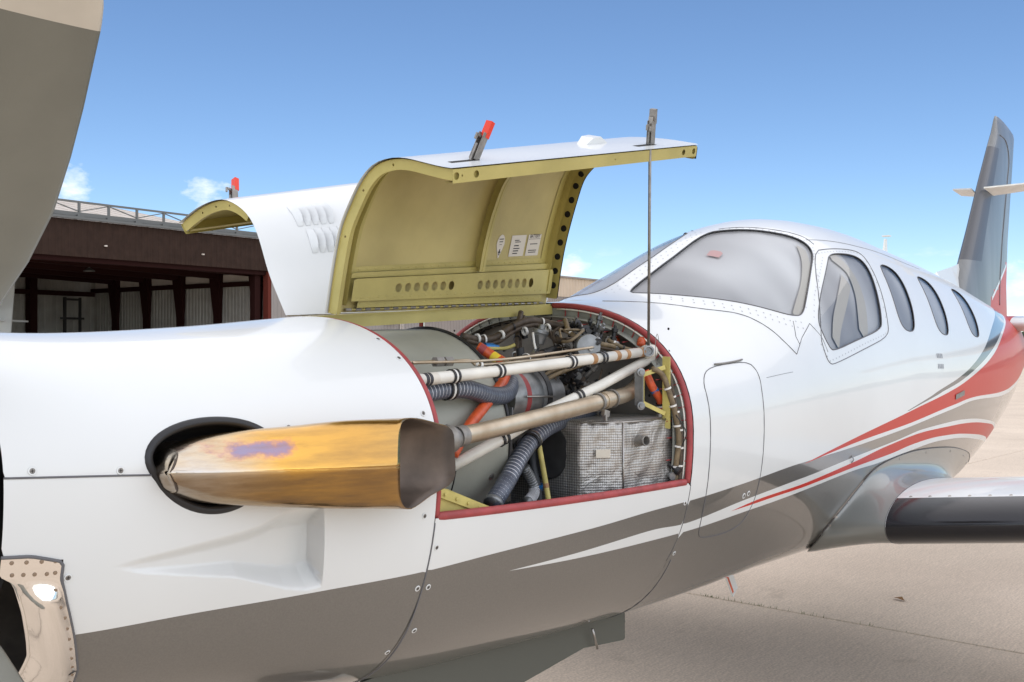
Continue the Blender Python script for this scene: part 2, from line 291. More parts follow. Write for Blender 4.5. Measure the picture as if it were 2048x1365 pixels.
M['tree'] = mat('far_foliage', (0.055, 0.075, 0.035), 0.9, var=0.5, vscale=0.3)
M['leaf'] = mat('dry_leaf', (0.20, 0.10, 0.03), 0.8)
M['grass'] = mat('grass_blades', (0.10, 0.13, 0.03), 0.8)

# ------------------------------------------------------------------ object helpers
def link(o, parent=None):
    COL.objects.link(o)
    if parent: o.parent = parent
    return o
def mesh_obj(name, verts, faces, mats, parent=None, smooth=False, mi=None, normals=None):
    me = bpy.data.meshes.new(name)
    me.from_pydata([tuple(map(float, v)) for v in verts], [], [tuple(int(i) for i in f) for f in faces])
    if not isinstance(mats, (list, tuple)): mats = [mats]
    for m in mats: me.materials.append(m)
    if mi is not None: me.polygons.foreach_set('material_index', np.asarray(mi, dtype=np.int32))
    if smooth: me.polygons.foreach_set('use_smooth', np.ones(len(me.polygons), dtype=bool))
    me.update()
    if normals is not None:
        me.normals_split_custom_set_from_vertices([tuple(map(float, v)) for v in normals])
    return link(bpy.data.objects.new(name, me), parent)
def empty(name, loc=(0, 0, 0), rz=0, label=None, cat=None, group=None, kind=None):
    o = bpy.data.objects.new(name, None); o.empty_display_size = 0.2
    o.location = loc; o.rotation_euler = (0, 0, rz); COL.objects.link(o); tag(o, label, cat, group, kind); return o
def tag(o, label=None, cat=None, group=None, kind=None):
    if label: o['label'] = label
    if cat: o['category'] = cat
    if group: o['group'] = group
    if kind: o['kind'] = kind
    return o
def catmull(pts, n=8, closed=False):
    P = np.array(pts, float); k = len(P); out = []
    if k < 3 and not closed:
        return np.array([P[0] + (P[-1] - P[0]) * s for s in np.linspace(0, 1, n + 1)])
    rng = range(k if closed else k - 1)
    for i in rng:
        if closed: a, b, c, d = P[(i - 1) % k], P[i], P[(i + 1) % k], P[(i + 2) % k]
        else: a, b, c, d = P[max(i - 1, 0)], P[i], P[i + 1], P[min(i + 2, k - 1)]
        for s in np.linspace(0, 1, n, endpoint=False):
            out.append(0.5 * ((2 * b) + (c - a) * s + (2 * a - 5 * b + 4 * c - d) * s * s + (-a + 3 * b - 3 * c + d) * s ** 3))
    if not closed: out.append(P[-1])
    return np.array(out)
def resample(P, step, closed=False):
    P = np.asarray(P, float)
    if closed: P = np.vstack([P, P[:1]])
    d = np.r_[0, np.cumsum(np.linalg.norm(np.diff(P, axis=0), axis=1))]
    n = max(2, int(round(d[-1] / step)) + 1)
    s = np.linspace(0, d[-1], n)
    Q = np.stack([np.interp(s, d, P[:, j]) for j in range(P.shape[1])], 1)
    return Q[:-1] if closed else Q
def frames(Q, closed=False):
    T = np.gradient(Q, axis=0) if not closed else (np.roll(Q, -1, 0) - np.roll(Q, 1, 0))
    T /= np.linalg.norm(T, axis=1)[:, None] + 1e-12
    up = np.array([0, 0, 1.0])
    if abs(T[0] @ up) > 0.9: up = np.array([0, 1.0, 0])
    N = np.zeros_like(T); N[0] = up - T[0] * (up @ T[0]); N[0] /= np.linalg.norm(N[0])
    for i in range(1, len(T)):
        v = N[i - 1] - T[i] * (N[i - 1] @ T[i]); N[i] = v / (np.linalg.norm(v) + 1e-12)
    return T, N, np.cross(T, N)
def tube_geo(Q, r, seg=12, closed=False, cap=True, base=0):
    Q = np.asarray(Q, float); n = len(Q); r = np.broadcast_to(np.asarray(r, float), (n,))
    T, N, B = frames(Q, closed); V = []; F = []
    for i in range(n):
        for k in range(seg):
            a = 2 * math.pi * k / seg
            V.append(Q[i] + r[i] * (math.cos(a) * N[i] + math.sin(a) * B[i]))
    for i in range(n if closed else n - 1):
        j = (i + 1) % n
        for k in range(seg):
            k2 = (k + 1) % seg
            F.append((base + i * seg + k, base + j * seg + k, base + j * seg + k2, base + i * seg + k2))
    if cap and not closed:
        F.append(tuple(base + k for k in range(seg))); F.append(tuple(base + (n - 1) * seg + k for k in reversed(range(seg))))
    return V, F
def tube(name, pts, r, m, parent=None, seg=12, step=0.01, smooth_path=True, closed=False, cap=True):
    Q = catmull(pts, 10, closed) if smooth_path else np.array(pts, float)
    if smooth_path and step: Q = resample(Q, step, closed)
    V, F = tube_geo(Q, r, seg, closed, cap)
    return mesh_obj(name, V, F, m, parent, smooth=True)
def hose(name, pts, r, pitch, parent, m=None, wire=None, seg=16, label=None):
    Q = resample(catmull(pts, 12), pitch / 4.0); n = len(Q)
    rr = np.array([r * (1.0, 1.0, 1.055, 0.985)[i % 4] for i in range(n)])
    V, F = tube_geo(Q, rr, seg); mi = []
    for i in range(n - 1): mi += [1 if i % 4 == 2 else 0] * seg
    mi += [0, 0]
    o = mesh_obj(name, V, F, [m or M['hose'], wire or M['hose_wire']], parent, smooth=True, mi=mi)
    if label: o['label'] = label
    return o
def box_geo(c, s, base=0, rot=None):
    V = []
    for dx in (-.5, .5):
        for dy in (-.5, .5):
            for dz in (-.5, .5):
                v = np.array([dx * s[0], dy * s[1], dz * s[2]])
                if rot is not None: v = rot @ v
                V.append(np.array(c) + v)
    F = [(0, 1, 3, 2), (4, 6, 7, 5), (0, 4, 5, 1), (2, 3, 7, 6), (0, 2, 6, 4), (1, 5, 7, 3)]
    return V, [tuple(base + i for i in f) for f in F]
def boxes(name, lst, m, parent=None, bevel=0.0):
    V, F = [], []
    for it in lst:
        v, f = box_geo(it[0], it[1], len(V), it[2] if len(it) > 2 else None); V += v; F += f
    o = mesh_obj(name, V, F, m, parent)
    if bevel > 0:
        bm = bmesh.new(); bm.from_mesh(o.data)
        bmesh.ops.bevel(bm, geom=bm.edges[:], offset=bevel, segments=2, affect='EDGES', profile=0.6)
        bm.to_mesh(o.data); bm.free()
    return o
def bar(a, b, w, h, base=0):
    """rectangular bar from a to b"""
    a = np.array(a, float); b = np.array(b, float); t = b - a; L = np.linalg.norm(t); t /= L
    up = np.array([0, 0, 1.0]) if abs(t[2]) < 0.95 else np.array([0, 1.0, 0])
    s = np.cross(t, up); s /= np.linalg.norm(s); u = np.cross(s, t)
    return box_geo((a + b) / 2, (L, w, h), base, np.stack([t, s, u], 1))
def bars(name, lst, m, parent=None):
    V, F = [], []
    for a, b, w, h in lst:
        v, f = bar(a, b, w, h, len(V)); V += v; F += f
    return mesh_obj(name, V, F, m, parent)
def lathe(name, prof, origin, axis, m, parent=None, seg=24, mi=None, cap=False):
    """prof: list of (distance along axis, radius)"""
    ax = Vector(axis).normalized(); q = ax.to_track_quat('Z', 'Y').to_matrix(); V = []; F = []; mm = []
    for (d, r) in prof:
        for k in range(seg):
            a = 2 * math.pi * k / seg
            V.append(Vector(origin) + q @ Vector((r * math.cos(a), r * math.sin(a), d)))
    for i in range(len(prof) - 1):
        for k in range(seg):
            k2 = (k + 1) % seg; F.append((i * seg + k, i * seg + k2, (i + 1) * seg + k2, (i + 1) * seg + k)); mm.append(mi[i] if mi else 0)
    if cap:
        F.append(tuple(range(seg))[::-1]); F.append(tuple((len(prof) - 1) * seg + k for k in range(seg))); mm += [0, 0]
    o = mesh_obj(name, V, F, m, parent, mi=mm)
    for p_ in o.data.polygons: p_.use_smooth = len(p_.vertices) == 4
    try: o.data.set_sharp_from_angle(angle=R(35))
    except Exception: pass
    return o
def inside(px, py, poly):
    poly = np.asarray(poly, float); x1, y1 = poly[:, 0], poly[:, 1]; x2, y2 = np.roll(x1, -1), np.roll(y1, -1)
    res = np.zeros(len(px), bool)
    for a, b, c, d in zip(x1, y1, x2, y2):
        if b == d: continue
        cond = ((b > py) != (d > py)) & (px < (c - a) * (py - b) / (d - b) + a)
        res ^= cond
    return res
def chaikin(P, it=2):
    P = np.array(P, float)
    for _ in range(it):
        Q = np.roll(P, -1, 0); P = np.stack([0.75 * P + 0.25 * Q, 0.25 * P + 0.75 * Q], 1).reshape(-1, P.shape[1])
    return P
def cdt_patch(outer, holes=(), lines=(), h=0.03, dense=()):
    """triangulate a 2-D patch: outer polygon, hole polygons, extra constraint polylines, grid spacing h"""
    pts, edges = [], []
    def add(poly, closed, step):
        Q = resample(poly, step, closed); b = len(pts); n = len(Q); pts.extend(map(tuple, Q))
        for i in range(n if closed else n - 1): edges.append((b + i, b + (i + 1) % n))
    add(outer, True, h * 0.9)
    for q in holes: add(q[0] if isinstance(q, tuple) else q, True, q[1] if isinstance(q, tuple) else h * 0.7)
    for q in lines: add(q[0] if isinstance(q, tuple) else q, False, q[1] if isinstance(q, tuple) else h * 0.8)
    O = np.asarray(outer, float)
    cp = np.array(pts)
    def grid(step, x0, x1, y0, y1):
        gx, gy = np.meshgrid(np.arange(x0 + step / 2, x1, step), np.arange(y0 + step / 2, y1, step))
        gx = gx + (np.arange(gx.shape[0]) % 2)[:, None] * step / 2
        return np.stack([gx.ravel(), gy.ravel()], 1)
    G = grid(h, O[:, 0].min(), O[:, 0].max(), O[:, 1].min(), O[:, 1].max())
    for poly, hh in dense:
        poly = np.asarray(poly, float); G = G[~inside(G[:, 0], G[:, 1], poly)]
        g2 = grid(hh, poly[:, 0].min(), poly[:, 0].max(), poly[:, 1].min(), poly[:, 1].max()); g2 = g2[inside(g2[:, 0], g2[:, 1], poly)]
        G = np.vstack([G, g2])
    G = G[inside(G[:, 0], G[:, 1], O)]
    keep = np.ones(len(G), bool)
    for s in range(0, len(G), 2000):
        d = np.min(((G[s:s + 2000, None, :] - cp[None]) ** 2).sum(2), axis=1); keep[s:s + 2000] = d > (0.3 * h) ** 2
    if dense:
        k2 = np.ones(len(G), bool)
        for s in range(0, len(G), 2000):
            d = np.min(((G[s:s + 2000, None, :] - cp[None]) ** 2).sum(2), axis=1); k2[s:s + 2000] = d > (0.3 * min(x[1] for x in dense)) ** 2
        ind = np.zeros(len(G), bool)
        for poly, hh in dense: ind |= inside(G[:, 0], G[:, 1], poly)
        keep = np.where(ind, k2, keep)
    G = G[keep]
    allp = [Vector((float(a), float(b))) for a, b in pts] + [Vector((float(a), float(b))) for a, b in G]
    v, e, f, _, _, _ = delaunay_2d_cdt(allp, edges, [], 0, 1e-7)
    V = np.array([(p.x, p.y) for p in v]); F = np.array([t for t in f if len(t) == 3], dtype=int)
    c = V[F].mean(1); ok = inside(c[:, 0], c[:, 1], O)
    for q in holes:
        q = q[0] if isinstance(q, tuple) else q; ok &= ~inside(c[:, 0], c[:, 1], np.asarray(q, float))
    F = F[ok]
    a = V[F]; area = np.cross(a[:, 1] - a[:, 0], a[:, 2] - a[:, 0]); F = F[np.abs(area) > 1e-10]
    used = np.unique(F); re = -np.ones(len(V), int); re[used] = np.arange(len(used))
    return V[used], re[F]
def map_patch(name, V2, F, fn, mats, parent, mi=None, mirror=False, eps=1e-3, flip=False, nsplit=None):
    """lift a 2-D patch through fn(u,v)->xyz with smooth normals taken from the surface itself"""
    u, v = V2[:, 0], V2[:, 1]; P = fn(u, v)
    du = (fn(u + eps, v) - fn(u - eps, v)); dv = (fn(u, v + eps) - fn(u, v - eps))
    N = np.cross(du, dv); N /= np.linalg.norm(N, axis=1)[:, None] + 1e-15
    fc = np.cross(P[F[:, 1]] - P[F[:, 0]], P[F[:, 2]] - P[F[:, 0]]); sgn = (fc * N[F[:, 0]]).sum(1)
    F = F.copy(); w = sgn < 0; F[w] = F[w][:, ::-1]
    if nsplit is not None:
        fA, fB, mask = nsplit; mk = mask(u, v)
        for f_, m_ in ((fA, mk), (fB, ~mk)):
            nn_ = np.cross(f_(u + eps, v) - f_(u - eps, v), f_(u, v + eps) - f_(u, v - eps)); nn_ /= np.linalg.norm(nn_, axis=1)[:, None] + 1e-15; N[m_] = nn_[m_]
    if flip: N = -N; F = F[:, ::-1]
    if mi is None: mi = np.zeros(len(F), int)
    if mirror:
        n = len(P); P2 = P * [1, -1, 1]; N2 = N * [1, -1, 1]
        P = np.vstack([P, P2]); N = np.vstack([N, N2]); F = np.vstack([F, F[:, ::-1] + n]); mi = np.r_[mi, mi]
    return mesh_obj(name, P, F, mats, parent, smooth=True, mi=mi, normals=N)
def corrugated(name, a, b, z0, z1, m, parent, pitch=0.3, depth=0.04, zt=None):
    """vertical-ribbed sheet from plan point a to b; zt = optional different top at b"""
    a = np.array(a, float); b = np.array(b, float); L = np.linalg.norm(b - a); d = (b - a) / L; nn = np.array([d[1], -d[0]])
    n = int(L / pitch); prof = []
    for i in range(n):
        s = i * pitch
        prof += [(s, 0), (s + pitch * .55, 0), (s + pitch * .65, depth), (s + pitch * .9, depth)]
    prof.append((L, 0)); V = []; F = []
    for s, o in prof:
        p = a + d * s + nn * o; V += [(p[0], p[1], z0), (p[0], p[1], z1)]
    for i in range(len(prof) - 1): F.append((2 * i, 2 * i + 2, 2 * i + 3, 2 * i + 1))
    return mesh_obj(name, V, F, m, parent)

ST=np.array([
[0.5,1.784,1.037,1.48,.33,2.0,2.1],[0.8,1.776,.944,1.48,.39,2.1,2.1],[1.2,1.796,.86,1.47,.455,2.2,2.2],
[1.6,1.831,.794,1.46,.505,2.2,2.2],[2.2,1.87,.748,1.45,.56,2.25,2.2],[2.8,1.907,.718,1.45,.605,2.25,2.2],
[3.2,1.954,.707,1.45,.625,2.2,2.2],[3.6,2.109,.699,1.46,.635,2.1,2.2],[4.0,2.269,.696,1.47,.64,2.0,2.2],
[4.5,2.376,.68,1.48,.64,2.0,2.2],[5.2,2.406,.66,1.49,.64,2.1,2.2],[6.0,2.359,.67,1.49,.64,2.1,2.2],
[7.0,2.275,.75,1.52,.61,2.1,2.1],[8.0,2.172,.936,1.57,.52,2.1,2.0],[9.0,2.086,1.19,1.63,.38,2.0,2.0],
[10.0,1.986,1.495,1.7,.2,2.0,2.0],[10.4,1.912,1.718,1.74,.08,2.0,2.0]])
# measured shapes: (station in metres, angle round the section) on the fuselage, and metric xyz for the engine bay
D = {"windshield":[[3.22,4.5],[3.62,4.4],[3.995,4.2],[4.07,9],[4.26,20],[4.43,28],[4.46,33],[4.41,38],[4.25,43.9],[4.01,53.6],[3.93,57],[3.86,58],[3.72,54],[3.5,42.5],[3.33,27.7],[3.245,14]],
 "side_window":[[4.5,42],[4.57,39.4],[4.67,38.3],[4.9,38.8],[4.98,41.5],[4.97,47],[4.89,56.6],[4.81,65.5],[4.76,68.6],[4.4,70.6],[4.09,72.2],[4.05,70.8],[4.02,66],[4.02,61.3],[4.16,54.2],[4.36,47]],
 "side_frame":[[4.4,36.5],[4.7,35.8],[5.0,35.9],[5.06,38.5],[5.03,45],[4.96,56],[4.89,66],[4.85,71],[4.5,73.5],[4.06,76.2],[4.01,75.6],[3.985,73],[3.98,66]],
 "cabin1":[[5.22,42.6],[5.33,42.2],[5.42,44.5],[5.43,50],[5.39,58],[5.35,64],[5.29,69.3],[5.22,70.2],[5.13,69.5],[5.08,67],[5.08,62],[5.12,54],[5.17,46]],
 "belly_top":[[0.718,126.0],[0.969,120.3],[1.265,116.2],[1.576,113.7],[1.855,111.3],[2.299,108.8],[2.56,107.2],[2.841,106.1],[3.169,104.4],[3.562,102.8],[3.883,102.3],[4.346,101.5],[5.144,99.1],[5.895,95.8],[6.561,95.4],[7.772,102.5]],
 "w2u":[[1.915,117.0],[2.205,115.4],[2.589,112.9],[2.821,112.9],[3.2,109.7],[3.595,108.0],[3.876,107.1],[4.305,105.2],[4.9,103.0],[5.392,101.0],[6.114,101.0],[6.829,106.8],[7.464,117.8]],
 "w3l":[[1.915,117.0],[2.214,117.0],[2.611,116.2],[2.886,115.4],[3.229,113.7],[3.53,112.9],[3.916,111.7],[4.35,110.1],[4.679,109.7],[5.217,108.0],[5.698,107.0],[6.21,109.4],[6.759,116.0],[7.239,125.2]],
 "r2u":[[3.124,112.3],[3.36,110.5],[3.814,109.5],[4.345,106.8],[4.762,104.2],[5.4,102.1],[6.13,102.8],[6.765,107.7],[7.386,117.8]],
 "r2l":[[3.124,112.3],[3.447,111.4],[3.846,110.7],[4.363,108.8],[4.851,107.4],[5.195,105.9],[5.679,105.2],[6.183,107.4],[6.814,114.4],[7.306,124.4]],
 "ru":[[3.719,103.0],[4.33,98.6],[5.126,94.0],[5.609,91.2],[6.198,87.5],[6.935,79.7],[7.613,67.9],[8.631,46.8]],
 "rl":[[3.719,103.1],[4.339,100.3],[5.14,97.9],[5.89,94.5],[6.555,94.1],[7.725,99.6]],
 "u1":[[5.035,94.0],[5.608,89.4],[6.21,84.0],[6.711,76.2],[7.219,64.5],[8.123,44.3]],
 "l1":[[5.036,94.2],[5.608,90.3],[6.202,86.0],[6.858,78.3],[7.594,66.1],[8.57,46.0]],
 "recess_top":[[0.758,108.0],[0.815,106.3],[0.916,103.9],[1.023,101.4],[1.081,99.8],[1.139,97.3],[1.24,95.7]],
 "recess_bot":[[0.759,108.8],[0.82,110.4],[0.926,111.3],[1.038,112.1],[1.102,113.7],[1.167,115.4],[1.226,116.2],[1.267,115.4]],
 "recess_end":[[1.241,97.3],[1.267,115.4]],
 "hole":[[0.827,85.0],[0.84,80.1],[0.888,74.4],[0.983,70.3],[1.051,72.7],[1.088,76.8],[0.848,91.6],[0.875,94.0],[0.935,95.7],[1.016,96.5]],
 "lip_aft":[[0.667,106.3],[0.667,110.4],[0.686,117.0],[0.718,126.8],[0.75,138.3]],
 "lip_top":[[0.556,104.7],[0.608,104.7],[0.667,106.3]],
 "mouth":[[0.58,112.1],[0.589,112.9],[0.612,120.3],[0.635,129.3],[0.648,135.0],[0.642,139.9]],
 "fairing":[[4.542,151.4],[4.382,139.1],[4.39,126.1],[4.515,116.7],[4.725,110.6],[5.274,109.3],[5.992,112.7],[6.801,124.4]],
 "panel":[[2.9,70],[2.99,64],[3.27,64.5],[3.33,71],[3.31,80],[3.31,104],[3.3,112],[3.24,119.5],[2.97,119.8],[2.915,117],[2.9,100],[2.9,80]],
 "cockseam":[[2.99,8.8],[3.135,20.3],[3.283,35.1],[3.446,46.5],[3.559,56.5],[3.636,64.2],[3.729,70.1],[3.942,63.0]],
 "screws":[[0.603,84.2],[0.767,86.7],[1.156,75.2],[1.582,48.2],[1.557,73.6],[1.551,100.6],[1.586,108.0],[1.573,117.0],[1.595,117.0],[1.649,132.6],[1.644,138.3],[0.678,110.4],[2.778,106.7],[2.833,122.7]],
 "fin":[[9.74,0.0,3.716],[10.027,0.0,3.763],[10.493,0.0,3.721],[10.368,0.0,3.208],[10.165,0.0,2.351],[10.145,0.0,1.75],[9.206,0.0,2.134],[8.489,0.0,2.27],[8.564,0.0,2.426],[8.812,0.0,2.697],[9.122,0.0,3.042],[9.414,0.0,3.379]],
 "finleft":[[9.648,0.0,3.691],[8.549,0.0,2.433],[8.459,0.0,2.268],[7.923,0.0,2.337],[7.701,0.0,2.231]],
 "doorF":[[1.6,-0.086,1.839],[1.6,-0.102,1.919],[1.6,-0.122,2.005],[1.6,-0.144,2.077],[1.6,-0.185,2.147],[1.6,-0.225,2.2],[1.6,-0.273,2.234],[1.6,-0.332,2.244],[1.6,-0.389,2.238],[1.6,-0.454,2.22],[1.6,-0.506,2.205],[1.6,-0.546,2.196]],
 "doorR":[[2.78,0.009,1.895],[2.78,-0.013,2.035],[2.78,-0.04,2.151],[2.78,-0.087,2.293],[2.78,-0.122,2.375],[2.78,-0.168,2.423],[2.78,-0.236,2.466],[2.78,-0.319,2.483],[2.78,-0.48,2.459],[2.78,-0.623,2.423]],
 "sdoorF":[[1.6,0.088,1.829],[1.6,0.12,1.909],[1.6,0.153,1.969],[1.6,0.198,2.074],[1.6,0.243,2.136],[1.6,0.312,2.178],[1.6,0.383,2.193],[1.6,0.481,2.177],[1.6,0.583,2.134]],
 "blade_te":[[0.6,-0.596,2.352],[0.6,-0.58,2.295],[0.6,-0.549,2.219],[0.6,-0.451,2.015],[0.6,-0.347,1.91],[0.6,-0.236,1.838]],
 "louver":[[1.656,0.12,2.154],[1.725,0.12,2.166],[1.796,0.12,2.115],[1.81,0.12,2.056],[1.775,0.12,2.035],[1.685,0.12,2.091]]}
for _k in D: D[_k] = [tuple(p) for p in D[_k]]
B = {"mount_upper":[[1.617,-0.4,1.656],[1.968,-0.41,1.675],[2.327,-0.43,1.698],[2.761,-0.455,1.729]],
 "mount_lower":[[2.789,-0.455,1.712],[2.473,-0.43,1.617],[2.219,-0.41,1.551],[1.981,-0.4,1.475],[1.761,-0.38,1.408]],
 "mount_stub":[[2.718,-0.46,1.726],[2.88,-0.44,1.732]],
 "bleed":[[1.729,-0.46,1.506],[1.903,-0.46,1.519],[2.207,-0.455,1.546],[2.487,-0.45,1.572],[2.629,-0.44,1.586],[2.74,-0.42,1.616],[2.791,-0.4,1.654]],
 "hose_upper":[[1.681,-0.36,1.616],[1.763,-0.36,1.626],[1.871,-0.36,1.625],[2.011,-0.34,1.6],[2.115,-0.32,1.601],[2.193,-0.28,1.633]],
 "hose_lower":[[1.946,-0.4,1.292],[2.043,-0.38,1.352],[2.132,-0.36,1.41],[2.224,-0.34,1.455],[2.333,-0.33,1.49],[2.507,-0.31,1.513],[2.744,-0.28,1.547]],
 "hose_small":[[2.261,-0.28,1.362],[2.299,-0.28,1.319],[2.302,-0.29,1.279],[2.212,-0.33,1.261]],
 "hose_black":[[2.409,-0.2,1.467],[2.365,-0.24,1.358],[2.349,-0.27,1.288],[2.315,-0.3,1.239]],
 "orange_left":[[2.151,-0.18,1.745],[2.176,-0.22,1.715],[2.18,-0.27,1.685],[2.123,-0.3,1.636],[1.999,-0.34,1.581],[1.881,-0.37,1.523],[1.793,-0.38,1.446]],
 "orange_right":[[2.694,-0.47,1.662],[2.71,-0.49,1.606],[2.744,-0.5,1.563],[2.768,-0.5,1.507]],
 "yellow_pipe":[[2.254,-0.34,1.453],[2.264,-0.35,1.374],[2.271,-0.36,1.304],[2.256,-0.38,1.259]],
 "fuel_line":[[1.631,-0.37,1.702],[1.751,-0.37,1.704],[1.804,-0.37,1.704],[1.881,-0.37,1.705],[1.914,-0.38,1.693],[2.142,-0.39,1.702],[2.372,-0.4,1.715],[2.46,-0.4,1.718]],
 "harness1":[[2.234,-0.05,1.778],[2.313,-0.06,1.767],[2.369,-0.08,1.775],[2.426,-0.1,1.809],[2.499,-0.12,1.832],[2.575,-0.14,1.828],[2.61,-0.2,1.811]],
 "harness2":[[2.556,-0.1,1.829],[2.575,-0.14,1.802],[2.564,-0.2,1.767],[2.582,-0.24,1.764],[2.629,-0.25,1.785]],
 "harness3":[[2.581,-0.22,1.836],[2.552,-0.26,1.792],[2.568,-0.3,1.767],[2.648,-0.34,1.75],[2.747,-0.38,1.733]],
 "harness4":[[2.556,-0.05,1.864],[2.495,-0.08,1.802],[2.436,-0.12,1.733],[2.382,-0.15,1.683]],
 "harness5":[[2.641,-0.2,1.75],[2.491,-0.22,1.725],[2.349,-0.24,1.709],[2.24,-0.26,1.699]],
 "harness6":[[2.659,-0.22,1.829],[2.614,-0.26,1.784],[2.59,-0.3,1.75]],
 "harness7":[[2.68,-0.33,1.767],[2.697,-0.38,1.741],[2.747,-0.42,1.724]],
 "loom_right":[[2.66,-0.518,1.67],[2.7,-0.534,1.649],[2.72,-0.551,1.582],[2.74,-0.563,1.506],[2.75,-0.569,1.43],[2.75,-0.558,1.345],[2.75,-0.554,1.268]],
 "loom_right2":[[2.72,-0.547,1.658],[2.74,-0.555,1.565],[2.75,-0.573,1.48],[2.76,-0.571,1.395],[2.76,-0.564,1.28]],
 "cable_loop":[[2.73,-0.568,1.515],[2.74,-0.601,1.457],[2.74,-0.582,1.406]],
 "hose_back":[[2.61,-0.2,1.576],[2.58,-0.2,1.543],[2.61,-0.2,1.507],[2.705,-0.2,1.493]],
 "tan_line":[[2.522,-0.3,1.68],[2.376,-0.3,1.661],[2.321,-0.28,1.613],[2.321,-0.25,1.54]],
 "tan_line2":[[2.553,-0.32,1.686],[2.39,-0.32,1.656],[2.32,-0.3,1.622],[2.294,-0.28,1.574]],
 "green_line":[[2.303,-0.1,1.738],[2.372,-0.12,1.738],[2.401,-0.14,1.75]],
 "duct_elbow":[[2.829,-0.3,1.526],[2.843,-0.25,1.596],[2.837,-0.2,1.604]],
 "gauge":[[2.35,-0.5,1.734]],
 "redring":[[2.25,-0.369,1.618]],
 "tank_edge":[[2.386,-0.4,1.491],[2.499,-0.49,1.495],[2.777,-0.53,1.503],[2.777,-0.53,1.272],[2.499,-0.49,1.266],[2.401,-0.4,1.261],[2.49,-0.2,1.445],[2.49,-0.2,1.293]],
 "tank_x":[[2.35,-0.58,1.508],[2.35,-0.58,1.29],[2.68,-0.582,1.51],[2.68,-0.582,1.283],[2.3,-0.457,1.505]],
 "spout":[[2.57,-0.5,1.445]],
 "bracket":[[2.66,-0.49,1.65],[2.7,-0.543,1.675],[2.72,-0.561,1.663],[2.72,-0.532,1.518],[2.66,-0.499,1.553],[2.62,-0.494,1.659],[2.62,-0.494,1.548]],
 "gusset":[[1.597,-0.49,1.38],[1.642,-0.49,1.375],[1.818,-0.5,1.305],[1.597,-0.49,1.316]],
 "plenum":[[2.1,-0.026,1.793],[2.1,-0.346,1.479],[2.1,-0.28,1.697],[2.1,-0.171,1.766],[2.1,-0.27,1.292]],
 "rod":[[2.718,-0.47,1.733],[2.499,-0.6,2.37]],
 "latch_red":[[1.7,-0.56,2.255],[1.742,-0.56,2.346],[2.564,-0.6,2.412],[2.538,-0.6,2.497]],
 "latch_s":[[1.68,0.5,2.213],[1.69,0.5,2.249]],
 "nosedoor":[[3.003,-0.2,0.732],[2.988,-0.2,0.641],[2.721,-0.2,0.683],[2.114,-0.2,0.703],[1.754,-0.2,0.794]],
 "ant":[[4.102,-0.1,0.681],[4.182,-0.1,0.596],[6.668,0.0,2.353],[6.741,0.0,2.499],[7.378,0.0,2.341],[7.39,0.0,2.413]],
 "stab":[[8.318,-0.3,1.904],[6.435,-0.9,1.899],[9.572,-0.2,1.924]],
 "vor":[[9.032,-0.1,3.044],[8.976,-0.35,3.003],[9.517,-0.05,3.03],[9.978,0.3,3.152]],
 "stack_rings":[[[0.826,-0.472,1.496],[0.848,-0.458,1.52],[0.869,-0.43,1.535],[0.869,-0.39,1.539],[0.869,-0.35,1.523],[0.869,-0.33,1.51],[0.869,-0.32,1.492],[0.869,-0.33,1.473],[0.869,-0.35,1.46],[0.869,-0.39,1.444],[0.869,-0.43,1.448],[0.848,-0.458,1.468]],[[0.863,-0.508,1.495],[0.894,-0.485,1.527],[0.924,-0.448,1.551],[0.924,-0.4,1.555],[0.924,-0.352,1.539],[0.924,-0.328,1.519],[0.924,-0.316,1.489],[0.924,-0.328,1.458],[0.924,-0.352,1.438],[0.924,-0.4,1.422],[0.924,-0.448,1.426],[0.894,-0.485,1.457]],[[0.946,-0.56,1.493],[0.982,-0.537,1.532],[1.018,-0.5,1.563],[1.018,-0.448,1.567],[1.018,-0.396,1.551],[1.018,-0.37,1.525],[1.018,-0.357,1.487],[1.018,-0.37,1.449],[1.018,-0.396,1.424],[1.018,-0.448,1.408],[1.018,-0.5,1.412],[0.982,-0.537,1.448]],[[1.043,-0.6,1.49],[1.079,-0.577,1.533],[1.116,-0.54,1.568],[1.116,-0.488,1.572],[1.116,-0.436,1.556],[1.116,-0.41,1.527],[1.116,-0.397,1.484],[1.116,-0.41,1.441],[1.116,-0.436,1.412],[1.116,-0.488,1.396],[1.116,-0.54,1.4],[1.079,-0.577,1.441]],[[1.147,-0.64,1.486],[1.184,-0.617,1.534],[1.221,-0.58,1.575],[1.221,-0.532,1.579],[1.221,-0.484,1.563],[1.221,-0.46,1.53],[1.221,-0.448,1.482],[1.221,-0.46,1.433],[1.221,-0.484,1.401],[1.221,-0.532,1.385],[1.221,-0.58,1.389],[1.184,-0.617,1.433]],[[1.265,-0.675,1.482],[1.29,-0.652,1.533],[1.313,-0.635,1.572],[1.386,-0.6,1.58],[1.498,-0.57,1.562],[1.584,-0.553,1.537],[1.6,-0.548,1.479],[1.59,-0.553,1.409],[1.487,-0.57,1.384],[1.383,-0.6,1.367],[1.314,-0.635,1.393],[1.29,-0.652,1.432]]]}
